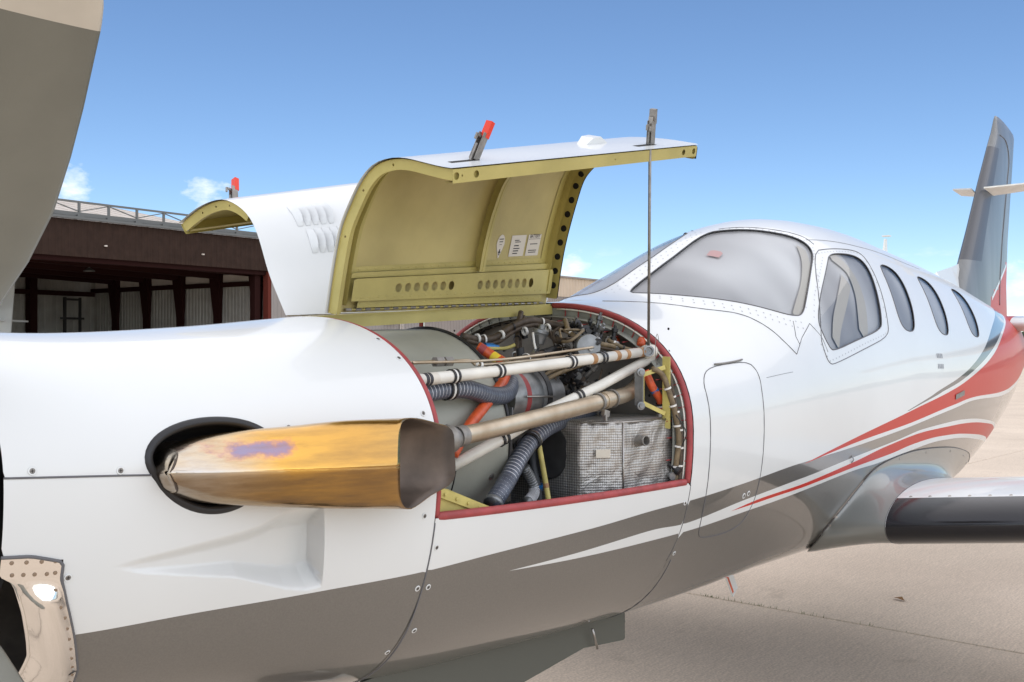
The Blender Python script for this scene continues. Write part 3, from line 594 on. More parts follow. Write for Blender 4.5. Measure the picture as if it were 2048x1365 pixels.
# ------------------------------------------------------------------ fuselage surface
def pars(x):
    xs = ST[:, 0]; n = len(xs); i = np.clip(np.searchsorted(xs, x) - 1, 0, n - 2)
    d = (ST[1:] - ST[:-1]) / (xs[1:] - xs[:-1])[:, None]; m = np.zeros_like(ST)
    m[1:-1] = (d[1:] + d[:-1]) / 2; m[0] = d[0]; m[-1] = d[-1]
    h = (xs[i + 1] - xs[i]); s = ((x - xs[i]) / h)[:, None]; h = h[:, None]
    return ST[i] * (2 * s**3 - 3 * s**2 + 1) + m[i] * h * (s**3 - 2 * s**2 + s) + ST[i + 1] * (-2 * s**3 + 3 * s**2) + m[i + 1] * h * (s**3 - s**2)
KT = 95.0
def surf(x, t):
    x = np.atleast_1d(np.asarray(x, float)); t = np.atleast_1d(np.asarray(t, float)); x, t = np.broadcast_arrays(x, t)
    q = pars(x); a = np.radians(t); c = np.cos(a); s = np.sin(a)
    n = np.where(c >= 0, q[:, 5], q[:, 6]); H = np.where(c >= 0, q[:, 1] - q[:, 3], q[:, 3] - q[:, 2])
    return np.stack([x, -q[:, 4] * np.sign(s) * np.abs(s) ** (2 / n), q[:, 3] + H * np.sign(c) * np.abs(c) ** (2 / n)], -1)
def snorm(x, t):
    du = surf(np.asarray(x) + 1e-3, t) - surf(np.asarray(x) - 1e-3, t); dt = surf(x, np.asarray(t) + 0.2) - surf(x, np.asarray(t) - 0.2)
    N = np.cross(du, dt); N /= np.linalg.norm(N, axis=1)[:, None] + 1e-15
    return N
sg = np.sign(snorm(np.array([4.0]), np.array([90.0]))[0, 1]) * -1      # make normals point outwards
def skin(off=0.0, disp=None):
    def fn(u, v):
        t = v * KT; p = surf(u, t); N = snorm(u, t) * sg
        o = off + (disp(u, t) if disp else 0.0)
        return p + N * (o[:, None] if isinstance(o, np.ndarray) else o)
    return fn
def uv(P): P = np.array(P, float); return np.stack([P[:, 0], P[:, 1] / KT], 1)
def on(x, t, off=0.0):
    p = surf(x, t)[0]; return p + sg * snorm(x, t)[0] * off
def sline(pts, off=0.0, n=10, smooth=True, step=0.012):
    Q = catmull(uv(pts), n) if smooth else resample(uv(pts), step)
    Q = resample(Q, step); t = Q[:, 1] * KT
    return surf(Q[:, 0], t) + sg * snorm(Q[:, 0], t) * off

plane = empty('turboprop_aircraft', (3.0, 0, 0), 0, 'white single-engine turboprop with grey belly and red stripes, engine cowl doors open, parked on concrete', 'airplane')
class _P: pass
def fixparent(o):                       # parts are modelled in world coordinates; keep them there under the empty
    o.matrix_parent_inverse = plane.matrix_world.inverted(); return o
bpy.context.view_layer.update()
PARTS = []
_link0 = link
def link(o, parent=None):
    COL.objects.link(o)
    if parent is not None:
        o.parent = parent
        if parent is plane: o.matrix_parent_inverse = Matrix.Translation((-3.0, 0, 0))
    return o

PAINT = [M['white'], M['grey'], M['dgrey'], M['red']]
belly = D['belly_top'] + [(10.4, 112), (10.4, 181), (0.5, 181), (0.5, 130.5)]
wband_ = D['w2u'] + [(7.9, 135), (8.0, 181), (7.7, 181), (7.6, 140)] + D['w3l'][::-1]
r2 = D['r2u'] + [(7.82, 136), (7.93, 181), (7.78, 181), (7.66, 139)] + D['r2l'][::-1]
redb = D['ru'] + [(9.2, 20), (9.5, -1), (10.4, -1), (10.4, 108)] + D['rl'][::-1]
drk = D['u1'] + [(8.9, 18), (9.1, -1), (9.42, -1), (9.25, 18)] + D['l1'][::-1]
def smooth_poly(top, bot, ext=()):      # two edges smoothed separately then joined
    a = catmull(uv(top), 8); b = catmull(uv(bot), 8)[::-1]; return np.vstack([a, b])
rg_belly = np.vstack([catmull(uv(D['belly_top']), 8), uv([(10.4, 112), (10.4, 181), (0.5, 181), (0.5, 130.5)])])
rg_white = smooth_poly(D['w2u'] + [(7.9, 135), (8.0, 181)], D['w3l'] + [(7.6, 140), (7.7, 181)])
rg_r2 = smooth_poly(D['r2u'] + [(7.82, 136), (7.93, 181)], D['r2l'] + [(7.66, 139), (7.78, 181)])
rg_red = np.vstack([catmull(uv(D['ru'] + [(9.2, 20), (9.5, -1)]), 8), uv([(10.4, -1), (10.4, 108)]), catmull(uv(D['rl']), 8)[::-1]])
rg_drk = smooth_poly(D['u1'] + [(8.9, 18), (9.1, -1)], D['l1'] + [(9.25, 18), (9.42, -1)])
SGF = bool(sg < 0)
REG = [(rg_belly, 1), (rg_white, 0), (rg_r2, 3), (rg_red, 3), (rg_drk, 2)]
def paint(V2, F):
    c = V2[F].mean(1); mi = np.zeros(len(F), int)
    for poly, k in REG: mi[inside(c[:, 0], c[:, 1], poly)] = k
    return mi
def clip_lines(outer):                   # paint edges that run through this panel
    O = np.asarray(outer); x0, x1, y0, y1 = O[:, 0].min(), O[:, 0].max(), O[:, 1].min(), O[:, 1].max(); out = []
    for poly, k in REG:
        Q = resample(poly, 0.03, True); Q = np.vstack([Q, Q[:1]]); ins = (Q[:, 0] > x0 + .002) & (Q[:, 0] < x1 - .002) & (Q[:, 1] > y0 + .002) & (Q[:, 1] < y1 - .002)
        run = []
        for q, i in zip(Q, ins):
            if i: run.append(q)
            else:
                if len(run) > 1: out.append((np.array(run), 0.03))
                run = []
        if len(run) > 1: out.append((np.array(run), 0.03))
    return out

XR, XF, TS = 1.59, 2.79, 101.4
seam_t = [(0.553, 85.9), (0.68, 87.5), (0.83, 89.1), (1.1, 90.0), (XR, 90.4)]
def seam_at(x): return np.interp(x, [p[0] for p in seam_t], [p[1] for p in seam_t])
# exhaust opening
ell = [(0.97 + 0.145 * math.cos(a), 83.5 + 13.3 * math.sin(a)) for a in np.linspace(0, 2 * math.pi, 49)[:-1]]
# flush outlet recess low on the cowl side
rt_ = np.array(D['recess_top']); rb_ = np.array(D['recess_bot'])
def recess(x, t, wall=True):
    top = np.interp(x, rt_[:, 0], rt_[:, 1]); bot = np.interp(x, rb_[:, 0], rb_[:, 1])
    xe = 1.243 + (t - 97.3) * (0.024 / 18.1)
    s = np.clip((x - 0.757) / 0.48, 0, 1); dep = 0.066 * s ** 1.2
    wt = 1.5 + 5.0 * s; wb = 1.0 + 3.6 * s
    a = np.clip((t - top) / wt, 0, 1); b = np.clip((bot - t) / wb, 0, 1); a = a * a * (3 - 2 * a); b = b * b * (3 - 2 * b)
    e = np.clip((xe - x) / 0.006, 0, 1); fil = 1.0
    return -dep * a * b * (e if wall else 1.0)
def recess_mask(u, v): t = v * KT; return u < 1.243 + (t - 97.3) * (0.024 / 18.1) - .003
rec_poly = uv([(0.75, 108.4)] + [(x, t - .3) for x, t in D['recess_top'][1:]] + [(1.262, 95.4), (1.285, 116.5)] + [(x, t + .4) for x, t in D['recess_bot'][::-1][1:]])
rec_end1 = uv([(1.2397, 94.8), (1.2698, 117.5)]); rec_end2 = rec_end1 - [0.006, 0]
# upper cowl
def build_skins():
    H = 0.028
    up = [(x, t / KT) for x, t in [(0.553, 0)]] + [(XR - .003, 0)] + [(x, (seam_at(x) - .15) / KT) for x in np.linspace(XR - .003, 0.553, 12)]
    V2, F = cdt_patch(up, [uv(ell)], [], H)
    map_patch('upper_cowling', V2, F, skin(), PAINT, plane, None, True, flip=SGF)
    lo_edge = [(0.553, 104.7), (0.608, 104.7), (0.667, 106.3), (0.667, 110.4), (0.686, 117), (0.718, 127), (0.75, 138), (0.765, 150), (0.77, 180)]
    lo = [(x, (seam_at(x) + .15) / KT) for x in np.linspace(0.553, XR - .003, 12)] + [(XR - .003, 180 / KT)] + [(x, t / KT) for x, t in lo_edge[::-1]]
    V2, F = cdt_patch(lo, [uv(ell)], clip_lines(lo) + [(np.vstack([uv(rt_), ]), .008), (rec_end1, .006), (rec_end2, .006), (uv(rb_), .008)], H, dense=[(rec_poly, 0.0055)])
    map_patch('lower_cowling', V2, F, skin(0, recess), PAINT, plane, paint(V2, F), True, eps=1e-3, flip=SGF, nsplit=(skin(0, lambda x, t: recess(x, t, False)), skin(), recess_mask))
    mid = uv([(XR + .0, TS), (XF - .0015, TS), (XF - .0015, 180), (XR + .0, 180)])
    V2, F = cdt_patch(mid, [], clip_lines(mid), H)
    map_patch('lower_side_panel', V2, F, skin(), PAINT, plane, paint(V2, F), True, flip=SGF)
    V2, F = cdt_patch(mid, [], [], 0.08)
    map_patch('bay_liner', V2, F, skin(-0.012), M['steel_dull'], plane, None, True, flip=not SGF)
    ws, sw = chaikin(uv(D['windshield'])), chaikin(uv(D['side_window']))
    c1 = uv(D['cabin1']); c1 = chaikin(c1); c2 = c1 + [0.650, 0]; c3 = c1 + [1.42, -0.3 / KT]
    wins = [('windshield', ws), ('side_window', sw), ('cabin_window', c1), ('cabin_window', c2), ('cabin_window', c3)]
    fu = uv([(XF, 0), (10.4, 0), (10.4, 180), (XF, 180)])
    V2, F = cdt_patch(fu, [(w, .02) for _, w in wins], clip_lines(fu), 0.055)
    fus = map_patch('fuselage_skin', V2, F, skin(), PAINT, plane, paint(V2, F), True, flip=SGF)
    for nm, w in wins:
        ctr = w.mean(0); big = ctr + (w - ctr) * 1.16
        for mir in (1, -1):
            e = [M['seam'], M['pane'], M['shade']]
            fr_pts = surf(w[:, 0], w[:, 1] * KT) + sg * snorm(w[:, 0], w[:, 1] * KT) * 0.0005
            fr_pts = resample(fr_pts, 0.015, True) * [1, mir, 1]
            Vt, Ft = tube_geo(fr_pts, 0.0024, 6, closed=True)
            fr = mesh_obj(nm, Vt, Ft, M['rim'], plane, smooth=True)
            V2, F = cdt_patch(w, [], [], 0.04)
            g = skin(-0.003); fn = (lambda u, v, g=g, mir=mir: g(u, v) * [1, mir, 1])
            map_patch('pane', V2, F, fn, M['pane'], fr, None, False, flip=(mir * sg < 0))
            V2, F = cdt_patch(big, [], [], 0.04)
            def wav(x, t): return 0.0015 * np.sin(x * 31 + t * .3) * np.sin(t * .21 + x * 9)
            g2 = skin(-0.016, wav); fn2 = (lambda u, v, g=g2, mir=mir: g(u, v) * [1, mir, 1])
            map_patch('sun_shade', V2, F, fn2, M['shade'], fr, None, False, flip=(mir * sg < 0))
    return fus
fus = build_skins()
# light roof pillar behind the port cockpit windows
def strip(name, pts, w, off, m, parent, mir=1, n=10):
    Q = resample(catmull(uv(pts), n), 0.02); T = np.gradient(Q, axis=0); T /= np.linalg.norm(T, axis=1)[:, None]; S = np.stack([-T[:, 1], T[:, 0]], 1)
    V = []; F = []
    for i in range(len(Q)):
        for k, s in enumerate((-.5, -.17, .17, .5)):
            q = Q[i] + S[i] * w * s; p = on(q[0], q[1] * KT, off); V.append(p * [1, mir, 1])
    for i in range(len(Q) - 1):
        for k in range(3): F.append((i * 4 + k, i * 4 + k + 1, i * 4 + 5 + k, i * 4 + 4 + k))
    return mesh_obj(name, V, F, m, parent, smooth=True)
M['trim'] = mat('cream_cabin_trim', (0.50, 0.47, 0.41), 0.6)
strip('window_pillar', [(4.38, 33), (4.27, 41), (4.10, 49), (3.93, 55), (3.85, 58)], 0.05, -0.008, M['trim'], plane)
strip('window_pillar', [(4.62, 38), (4.70, 46), (4.66, 56), (4.56, 66), (4.52, 70)], 0.085, -0.008, M['trim'], plane)
strip('seat_belt', [(4.60, 50), (4.42, 57), (4.25, 64), (4.16, 70)], 0.06, -0.010, M['trim'], plane)
V2, F = cdt_patch(uv([(3.745, 15), (3.81, 14.2), (3.825, 19.4), (3.76, 20.2)]), [], [], .03)
map_patch('warning_card', V2, F, skin(-0.008), mat('faded_red_card', (0.62, 0.36, 0.34), 0.6), plane)

# polished inlet lip, mouth rim and duct
def build_inlet():
    mouth = [(0.553, 109.5), (0.58, 111.5), (0.589, 113), (0.612, 120.3), (0.635, 129.3), (0.648, 135), (0.65, 150), (0.655, 180)]
    edge = [(0.553, 104.9), (0.606, 104.9), (0.665, 106.5), (0.665, 110.4), (0.684, 117), (0.716, 127), (0.748, 138), (0.763, 150), (0.768, 180)]
    E = np.array(edge)
    def bulge(x, t):
        mo = np.interp(t, [111.5, 113, 120.3, 129.3, 135, 150, 180], [.58, .589, .612, .635, .648, .65, .655])
        ed = np.interp(t, [106.5, 110.4, 117, 127, 138, 150, 180], [.665, .665, .684, .716, .748, .763, .768])
        s = np.clip((x - mo) / (ed - mo + 1e-6), 0, 1); g = np.clip((t - 110.5) / 5.5, 0, 1); g = g * g * (3 - 2 * g)
        roll = -0.016 * np.clip(1 - s / 0.45, 0, 1) ** 2
        return 0.003 + g * (0.022 * np.sin(np.pi * np.clip(s, 0, 1)) + roll)
    poly = uv(edge + mouth[::-1])
    V2, F = cdt_patch(poly, [], [], 0.012)
    lip = map_patch('inlet_lip', V2, F, skin(0, bulge), M['polish'], plane, None, True, eps=3e-3, flip=SGF)
    g = None
    Q = resample(uv(mouth[1:]), 0.012); pts = surf(Q[:, 0], Q[:, 1] * KT) + sg * snorm(Q[:, 0], Q[:, 1] * KT) * -0.013
    for s in (1, -1):
        Vt, Ft = tube_geo(pts * [1, s, 1], 0.004, 8); mesh_obj('inlet_rim', Vt, Ft, M['polish'], lip, smooth=True)
    # duct walls behind the mouth
    V = []; F = []; ts = np.linspace(112, 180, 18); xs = np.linspace(0, 1, 8)
    for i, s in enumerate(xs):
        for t in ts:
            mo = np.interp(t, [112, 120, 129, 135, 150, 180], [.582, .612, .635, .648, .65, .655])
            V.append(on(mo + s * .5, t, -0.014 - 0.12 * s))
    n = len(ts)
    for i in range(7):
        for k in range(n - 1): F.append((i * n + k, i * n + k + 1, (i + 1) * n + k + 1, (i + 1) * n + k))
    V = np.array(V); nn = len(V); V = np.vstack([V, V * [1, -1, 1]]); F = F + [tuple(i + nn for i in f[::-1]) for f in F]
    mesh_obj('inlet_duct', V, F, mat('duct_liner', (0.14, 0.12, 0.10), 0.6, var=.3, vscale=20), plane, smooth=True)
    # edge sealant and rivets
    for s in (1, -1):
        Q = sline(edge[:9], 0.002, smooth=False) * [1, s, 1]
        Vt, Ft = tube_geo(Q, 0.0035, 6); mesh_obj('lip_sealant', Vt, Ft, M['seam'], lip, smooth=True)
    pts = [(x, t) for x, t in [(0.652, 109), (0.655, 113), (0.668, 117)]] + [(np.interp(t, E[3:, 1], E[3:, 0]) - .012, t) for t in np.arange(120, 165, 3.1)]
    pts += [(x, 106.2) for x in (0.572, 0.598, 0.625, 0.65)] + [(x, 109.2) for x in (0.575, .595, 0.615, 0.637)]
    V = []; F = []
    for x, t in pts:
        c = on(x, t, float(bulge(np.array([x]), np.array([t]))[0]) + .0006); nrm = sg * snorm(x, t)[0]
        q = Vector(nrm).to_track_quat('Z', 'Y').to_matrix(); b = len(V)
        for k in range(8): V.append(Vector(c) + q @ Vector((.0042 * math.cos(k * math.pi / 4), .0042 * math.sin(k * math.pi / 4), 0)))
        V.append(Vector(c) + Vector(nrm) * .0012)
        for k in range(8): F.append((b + k, b + (k + 1) % 8, b + 8))
    tag(mesh_obj('lip_rivets', V, F, mat('rivet_bronze', (0.30, 0.23, 0.17), 0.4, metal=.6), lip, smooth=True), kind='stuff')
build_inlet()
# closing disc behind the spinner
lathe('front_bulkhead', [(0, 0.02), (0, 0.335)], (0.580, 0, 1.47), (1, 0, 0), M['dark'], plane, 40)

# panel seams
def seamtube(pts, r=0.0016, smooth=True, mirror=True, name='panel_seam'):
    Q = sline(pts, 0.0003, smooth=smooth)
    o = None
    for s in ((1, -1) if mirror else (1,)):
        V, F = tube_geo(Q * [1, s, 1], r, 5); o = mesh_obj(name, V, F, M['seam'], plane, smooth=True)
    return o
seamtube(seam_t[:3] + [(0.86, 89.3)], 0.0022)
seamtube([(XR - .001, TS + 1), (XR, 120), (XR + .01, 140), (XR + .02, 180)], 0.0022)
seamtube([(XF, TS + .5), (XF, 115), (XF - .01, 125)], 0.0010)
seamtube([(XF + .02, 125), (XF + .06, 150), (XF + .1, 179)], 0.0015)
Pn = D['panel']; pc = chaikin(uv(Pn), 2); pc = [(a, b * KT) for a, b in np.vstack([pc, pc[:1]])]
seamtube(pc, 0.0016, smooth=False)
sf = chaikin(uv(D['side_frame']), 2); sf = [(a, b * KT) for a, b in np.vstack([sf, sf[:1]])]
seamtube(sf, 0.0020, smooth=False)
seamtube([(2.99, 8.8), (3.135, 20.3), (3.283, 35.1), (3.446, 46.5), (3.559, 56.5), (3.636, 64.2), (3.70, 69.6)], 0.0016)
seamtube([(3.70, 69.6), (3.80, 65.0), (3.93, 61.5)], 0.0014, smooth=False)
seamtube([(3.93, 61.5), (4.0, 67), (4.02, 72)], 0.0010, smooth=False)
seamtube([(3.79, 58.5), (3.75, 64), (3.76, 67)], 0.0012, smooth=False)
seamtube([(4.08, 6), (4.30, 18), (4.50, 27), (4.53, 33)], 0.0014)
seamtube([(4.5, 30), (4.9, 31.5), (5.3, 33), (6.2, 33.5)], 0.0009)
seamtube([(3.38, 74), (3.5, 74.5), (3.62, 75)], 0.0007)
# hinge on the square access panel
Q = sline([(3.03, 63.7), (3.24, 64.0)], 0.004, smooth=False); V, F = tube_geo(Q, 0.0035, 8); mesh_obj('access_panel_hinge', V, F, M['steel_dull'], plane, smooth=True)

# rivets in rows round the cockpit glazing
def rivet_rows(rows, r=0.0038, parent=None, name='rivets', m=None, mirror=True):
    V = []; F = []
    for (x, t) in rows:
        for s in ((1, -1) if mirror else (1,)):
            c = on(x, t, 0.0006); nrm = sg * snorm(x, t)[0]
            q = Vector(nrm).to_track_quat('Z', 'Y').to_matrix(); b = len(V)
            for k in range(6):
                p = Vector(c) + q @ Vector((r * math.cos(k * math.pi / 3), r * math.sin(k * math.pi / 3), 0)); p.y *= s; V.append(p)
            p = Vector(c) + Vector(nrm) * .0008; p.y *= s; V.append(p)
            for k in range(6): F.append((b + k, b + (k + 1) % 6, b + 6) if s > 0 else (b + (k + 1) % 6, b + k, b + 6))
    return tag(mesh_obj(name, V, F, m or M['rivet'], parent or plane, smooth=True), kind='stuff')
def along(pts, step, off=0.0, closed=False):
    Q = resample(catmull(uv(pts), 8), step)
    if off:
        T = np.gradient(Q, axis=0); T /= np.linalg.norm(T, axis=1)[:, None]; Q = Q + np.stack([-T[:, 1], T[:, 0]], 1) * off
    return [(a, b * KT) for a, b in Q]
rows = []
wlow = [(3.24, 14), (3.33, 27.7), (3.50, 42.5), (3.72, 54), (3.86, 58)]
rows += along(wlow, 0.045, 0.022) + along(wlow, 0.045, 0.045)
rows += along([(3.98, 57.5), (4.05, 53.6), (4.29, 44.5), (4.46, 38), (4.5, 33), (4.46, 27), (4.28, 17), (4.1, 6)], 0.035, -0.018)
rows += along([(4.0, 60), (4.12, 53), (4.33, 45.5), (4.48, 40)], 0.035, -0.0)
rows += along([(3.23, 1.3), (3.6, 1.3), (4.0, 1.3)], 0.045)
k0 = D['side_frame'] + D['side_frame'][:1]
rows += along(k0, 0.04, 0.016 if True else 0)
rivet_rows(rows)

# cross-head screws with washers
def make_screw():
    V = []; F = []; mi = []
    for d, r in ((0, 0.0085), (0.0012, 0.0078), (0.0012, 0.0055), (0.0004, 0.0052), (0.0010, 0.0042), (0.0010, 0.0001)):
        for k in range(12): V.append((r * math.cos(k * math.pi / 6), r * math.sin(k * math.pi / 6), d))
    for i in range(5):
        for k in range(12): k2 = (k + 1) % 12; F.append((i * 12 + k, i * 12 + k2, (i + 1) * 12 + k2, (i + 1) * 12 + k)); mi.append(1 if i >= 2 else 0)
    for a in (0, math.pi / 2):
        v, f = box_geo((0, 0, 0.0012), (0.0065, 0.0014, 0.0004), len(V), np.array([[math.cos(a), -math.sin(a), 0], [math.sin(a), math.cos(a), 0], [0, 0, 1]])); V += v; F += f; mi += [2] * 6
    me = bpy.data.meshes.new('screw'); me.from_pydata([tuple(map(float, v)) for v in V], [], F)
    for m in (M['white'], M['steel_dull'], M['dark']): me.materials.append(m)
    me.polygons.foreach_set('material_index', mi); me.update(); return me
screw_me = make_screw()
def put_screw(x, t, sc=1.0):
    o = bpy.data.objects.new('screw', screw_me); c = on(x, t, 0.0005)
    link(o, plane); o.location = c; o.rotation_euler = Vector(sg * snorm(x, t)[0]).to_track_quat('Z', 'Y').to_euler(); o.scale = (sc,) * 3
for x, t in [(0.603, 84.2), (0.767, 86.7), (1.156, 75.2), (1.572, 36), (1.572, 48.2), (1.557, 73.6), (1.551, 100.6), (1.607, 108.0), (1.573, 118.0), (1.610, 118.0), (1.625, 131.6), (1.575, 139.3), (0.678, 110.4), (2.772, 106.7), (2.81, 122.7)]:
    put_screw(x, t)
for x, t in [(3.20, 108.2), (3.235, 107.8)]: put_screw(x, t, 1.3)

# exhaust opening: black seal lip and dark recess
EL = uv(ell)
for s in (1, -1):
    pts = (surf(EL[:, 0], EL[:, 1] * KT) + sg * snorm(EL[:, 0], EL[:, 1] * KT) * -0.004) * [1, s, 1]
    V, F = tube_geo(resample(pts, .01, True), 0.010, 10, closed=True); mesh_obj('exhaust_opening_seal', V, F, M['black'], plane, smooth=True)
    V = []; F = []; n = len(EL)
    for j, off in enumerate((-.004, -.03, -.07, -.12)):
        for a, b in EL: V.append(on(a, b * KT, off) * [1, s, 1])
    V.append(on(0.97, 83.5, -.12) * [1, s, 1])
    for j in range(3):
        for k in range(n): F.append((j * n + k, j * n + (k + 1) % n, (j + 1) * n + (k + 1) % n, (j + 1) * n + k))
    for k in range(n): F.append((3 * n + k, 3 * n + (k + 1) % n, 4 * n))
    mesh_obj('exhaust_recess', V, F, M['dark'], plane, smooth=True)

# exhaust stubs
def build_stack(s):
    S = B['stack_rings']; c0 = np.mean(np.array(S[0])[[0, 0, 1, 2, 10, 11]], 0); secs = [(np.array(S[0]) - c0) * k + c0 + [dx, 0, 0] for k, dx in ((.10, -.022), (.42, -.019), (.72, -.0125), (.91, -.005))] + [np.array(r) for r in S]
    secs = np.array(secs); nS = len(secs)
    # smooth lengthways
    L = np.stack([catmull(secs[:, k], 6) for k in range(secs.shape[1])], 1)
    V = []; F = []; K = None
    for row in L:
        Q = catmull(np.vstack([row, row[:1]]), 4)        # open spline: the weld ridge stays a crease
        V += [q * [1, s, 1] for q in Q]; K = len(Q)
    n = len(L)
    for i in range(n - 1):
        for k in range(K - 1):
            k2 = k + 1; f = (i * K + k, i * K + k2, (i + 1) * K + k2, (i + 1) * K + k); F.append(f if s < 0 else f[::-1])
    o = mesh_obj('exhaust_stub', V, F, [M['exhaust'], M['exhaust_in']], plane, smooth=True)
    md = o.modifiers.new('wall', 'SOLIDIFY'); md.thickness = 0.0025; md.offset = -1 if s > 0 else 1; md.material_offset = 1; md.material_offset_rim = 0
    ridge = [L[i][0] * [1, s, 1] + np.array([0, -.0004 * s, 0]) for i in range(25, n)]
    tube('weld_bead', ridge, 0.0012, M['exhaust'], o, 6, None, False)
    return o
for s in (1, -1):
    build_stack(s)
    tube('exhaust_duct', [(.95, -.20 * s, 1.487), (.95, -.34 * s, 1.487), (.96, -.43 * s, 1.487)], .055, M['exhaust_in'], plane, 20)
lathe('eductor_ring', [(0, .026), (.004, .036), (.02, .040), (.035, .036), (.05, .028), (.06, .026)], (1.66, -.458, 1.500), (1, 0.0, 0.03), M['steel_dull'], plane, 24)

# red door seals
def seal(s):
    pts = [on(XR + .010, t, -.012) for t in np.linspace(2, TS, 26)] + [on(x, TS - .2, -.008) for x in np.linspace(XR + .03, XF - .03, 18)] + \
          [on(XF - .010, t, -.010) for t in np.linspace(TS, 2, 26)]
    A = np.array(pts) * [1, s, 1]
    for i, seg_ in enumerate((A[:26], np.vstack([A[25:44]]), A[44:])):
        Q = resample(catmull(seg_, 4), .012) if i != 1 else resample(seg_, .012)
        V, F = tube_geo(Q, (0.0105, 0.0120, 0.0105)[i], 12); mesh_obj('door_seal', V, F, M['seal'], plane, smooth=True)
    # thin white landing flange just inside the seal
    for x0, sgn in ((XR + .022, 1), (XF - .022, -1)):
        Q = np.array([on(x0, t, -.022) for t in np.linspace(4, TS, 40)]) * [1, s, 1]
        V, F = tube_geo(Q, 0.003, 6); mesh_obj('seal_retainer', V, F, M['tube_white'], plane, smooth=True)
for s in (1, -1): seal(s)

# ------------------------------------------------------------------ firewall and frame
def section_poly(x, off, n=60): return np.array([on(x, t, off) for t in np.linspace(0, 180, n)])
def build_firewall():
    S = section_poly(2.80, -.004); V = list(S) + list((S * [1, -1, 1])[::-1][1:-1]); V.append(np.array([2.80, 0, 1.4])); n = len(V) - 1
    F = [(i, (i + 1) % n, n) for i in range(n)]
    fw = mesh_obj('firewall', V, F, M['firewall'], plane)
    # Z-section frame: outer flange, radial web
    ts = np.linspace(-TS, TS, 110); V = []; F = []
    def pt(x, t, off): p = on(x, abs(t), off); return p * [1, 1 if t >= 0 else -1, 1]
    for t in ts: V += [pt(2.775, t, -.014), pt(2.775, t, -.046), pt(2.735, t, -.048), pt(2.735, t, -.050)]
    for i in range(len(ts) - 1):
        for k in range(3): F.append((i * 4 + k, i * 4 + k + 1, i * 4 + 5 + k, i * 4 + 4 + k))
    mesh_obj('firewall_frame', V, F, mat('frame_primer', (0.30, 0.31, 0.27), 0.55, var=.3, vscale=14), plane, smooth=False)
    for j, t in enumerate(np.linspace(-92, 96, 37)):
        a = pt(2.768, t, -.016); b = pt(2.768, t, -.060); q = pt(2.72, t, -.062)
        V, F = [], []
        for e in ((a, b, .004, .003), (b, q, .004, .003)): v, f = bar(*e, base=len(V)); V += v; F += f
        mesh_obj('seal_clip', V, F, M['seal'] if t > 4 else M['black'], plane)
    # fastener dots on the firewall
    V = []; F = []
    for i in range(9):
        for j in range(13):
            y, z = -.5 + j * .08 + random.uniform(-.01, .01), 1.2 + i * .075 + random.uniform(-.008, .008)
            b = len(V)
            for k in range(6): V.append((2.797, y + .005 * math.cos(k * 1.047), z + .005 * math.sin(k * 1.047)))
            F.append(tuple(b + k for k in range(6)))
    tag(mesh_obj('firewall_fasteners', V, F, M['dark'], fw), kind='stuff')
build_firewall()
boxes('hinge_rail', [((2.19, 0, 1.855), (1.16, .055, .022), np.array([[1, 0, -.06], [0, 1, 0], [.06, 0, 1]])), ((2.19, -.03, 1.843), (1.17, .004, .03), np.array([[1, 0, -.06], [0, 1, 0], [.06, 0, 1]])),
                     ((2.19, .03, 1.843), (1.17, .004, .03), np.array([[1, 0, -.06], [0, 1, 0], [.06, 0, 1]]))], M['olive'], plane)

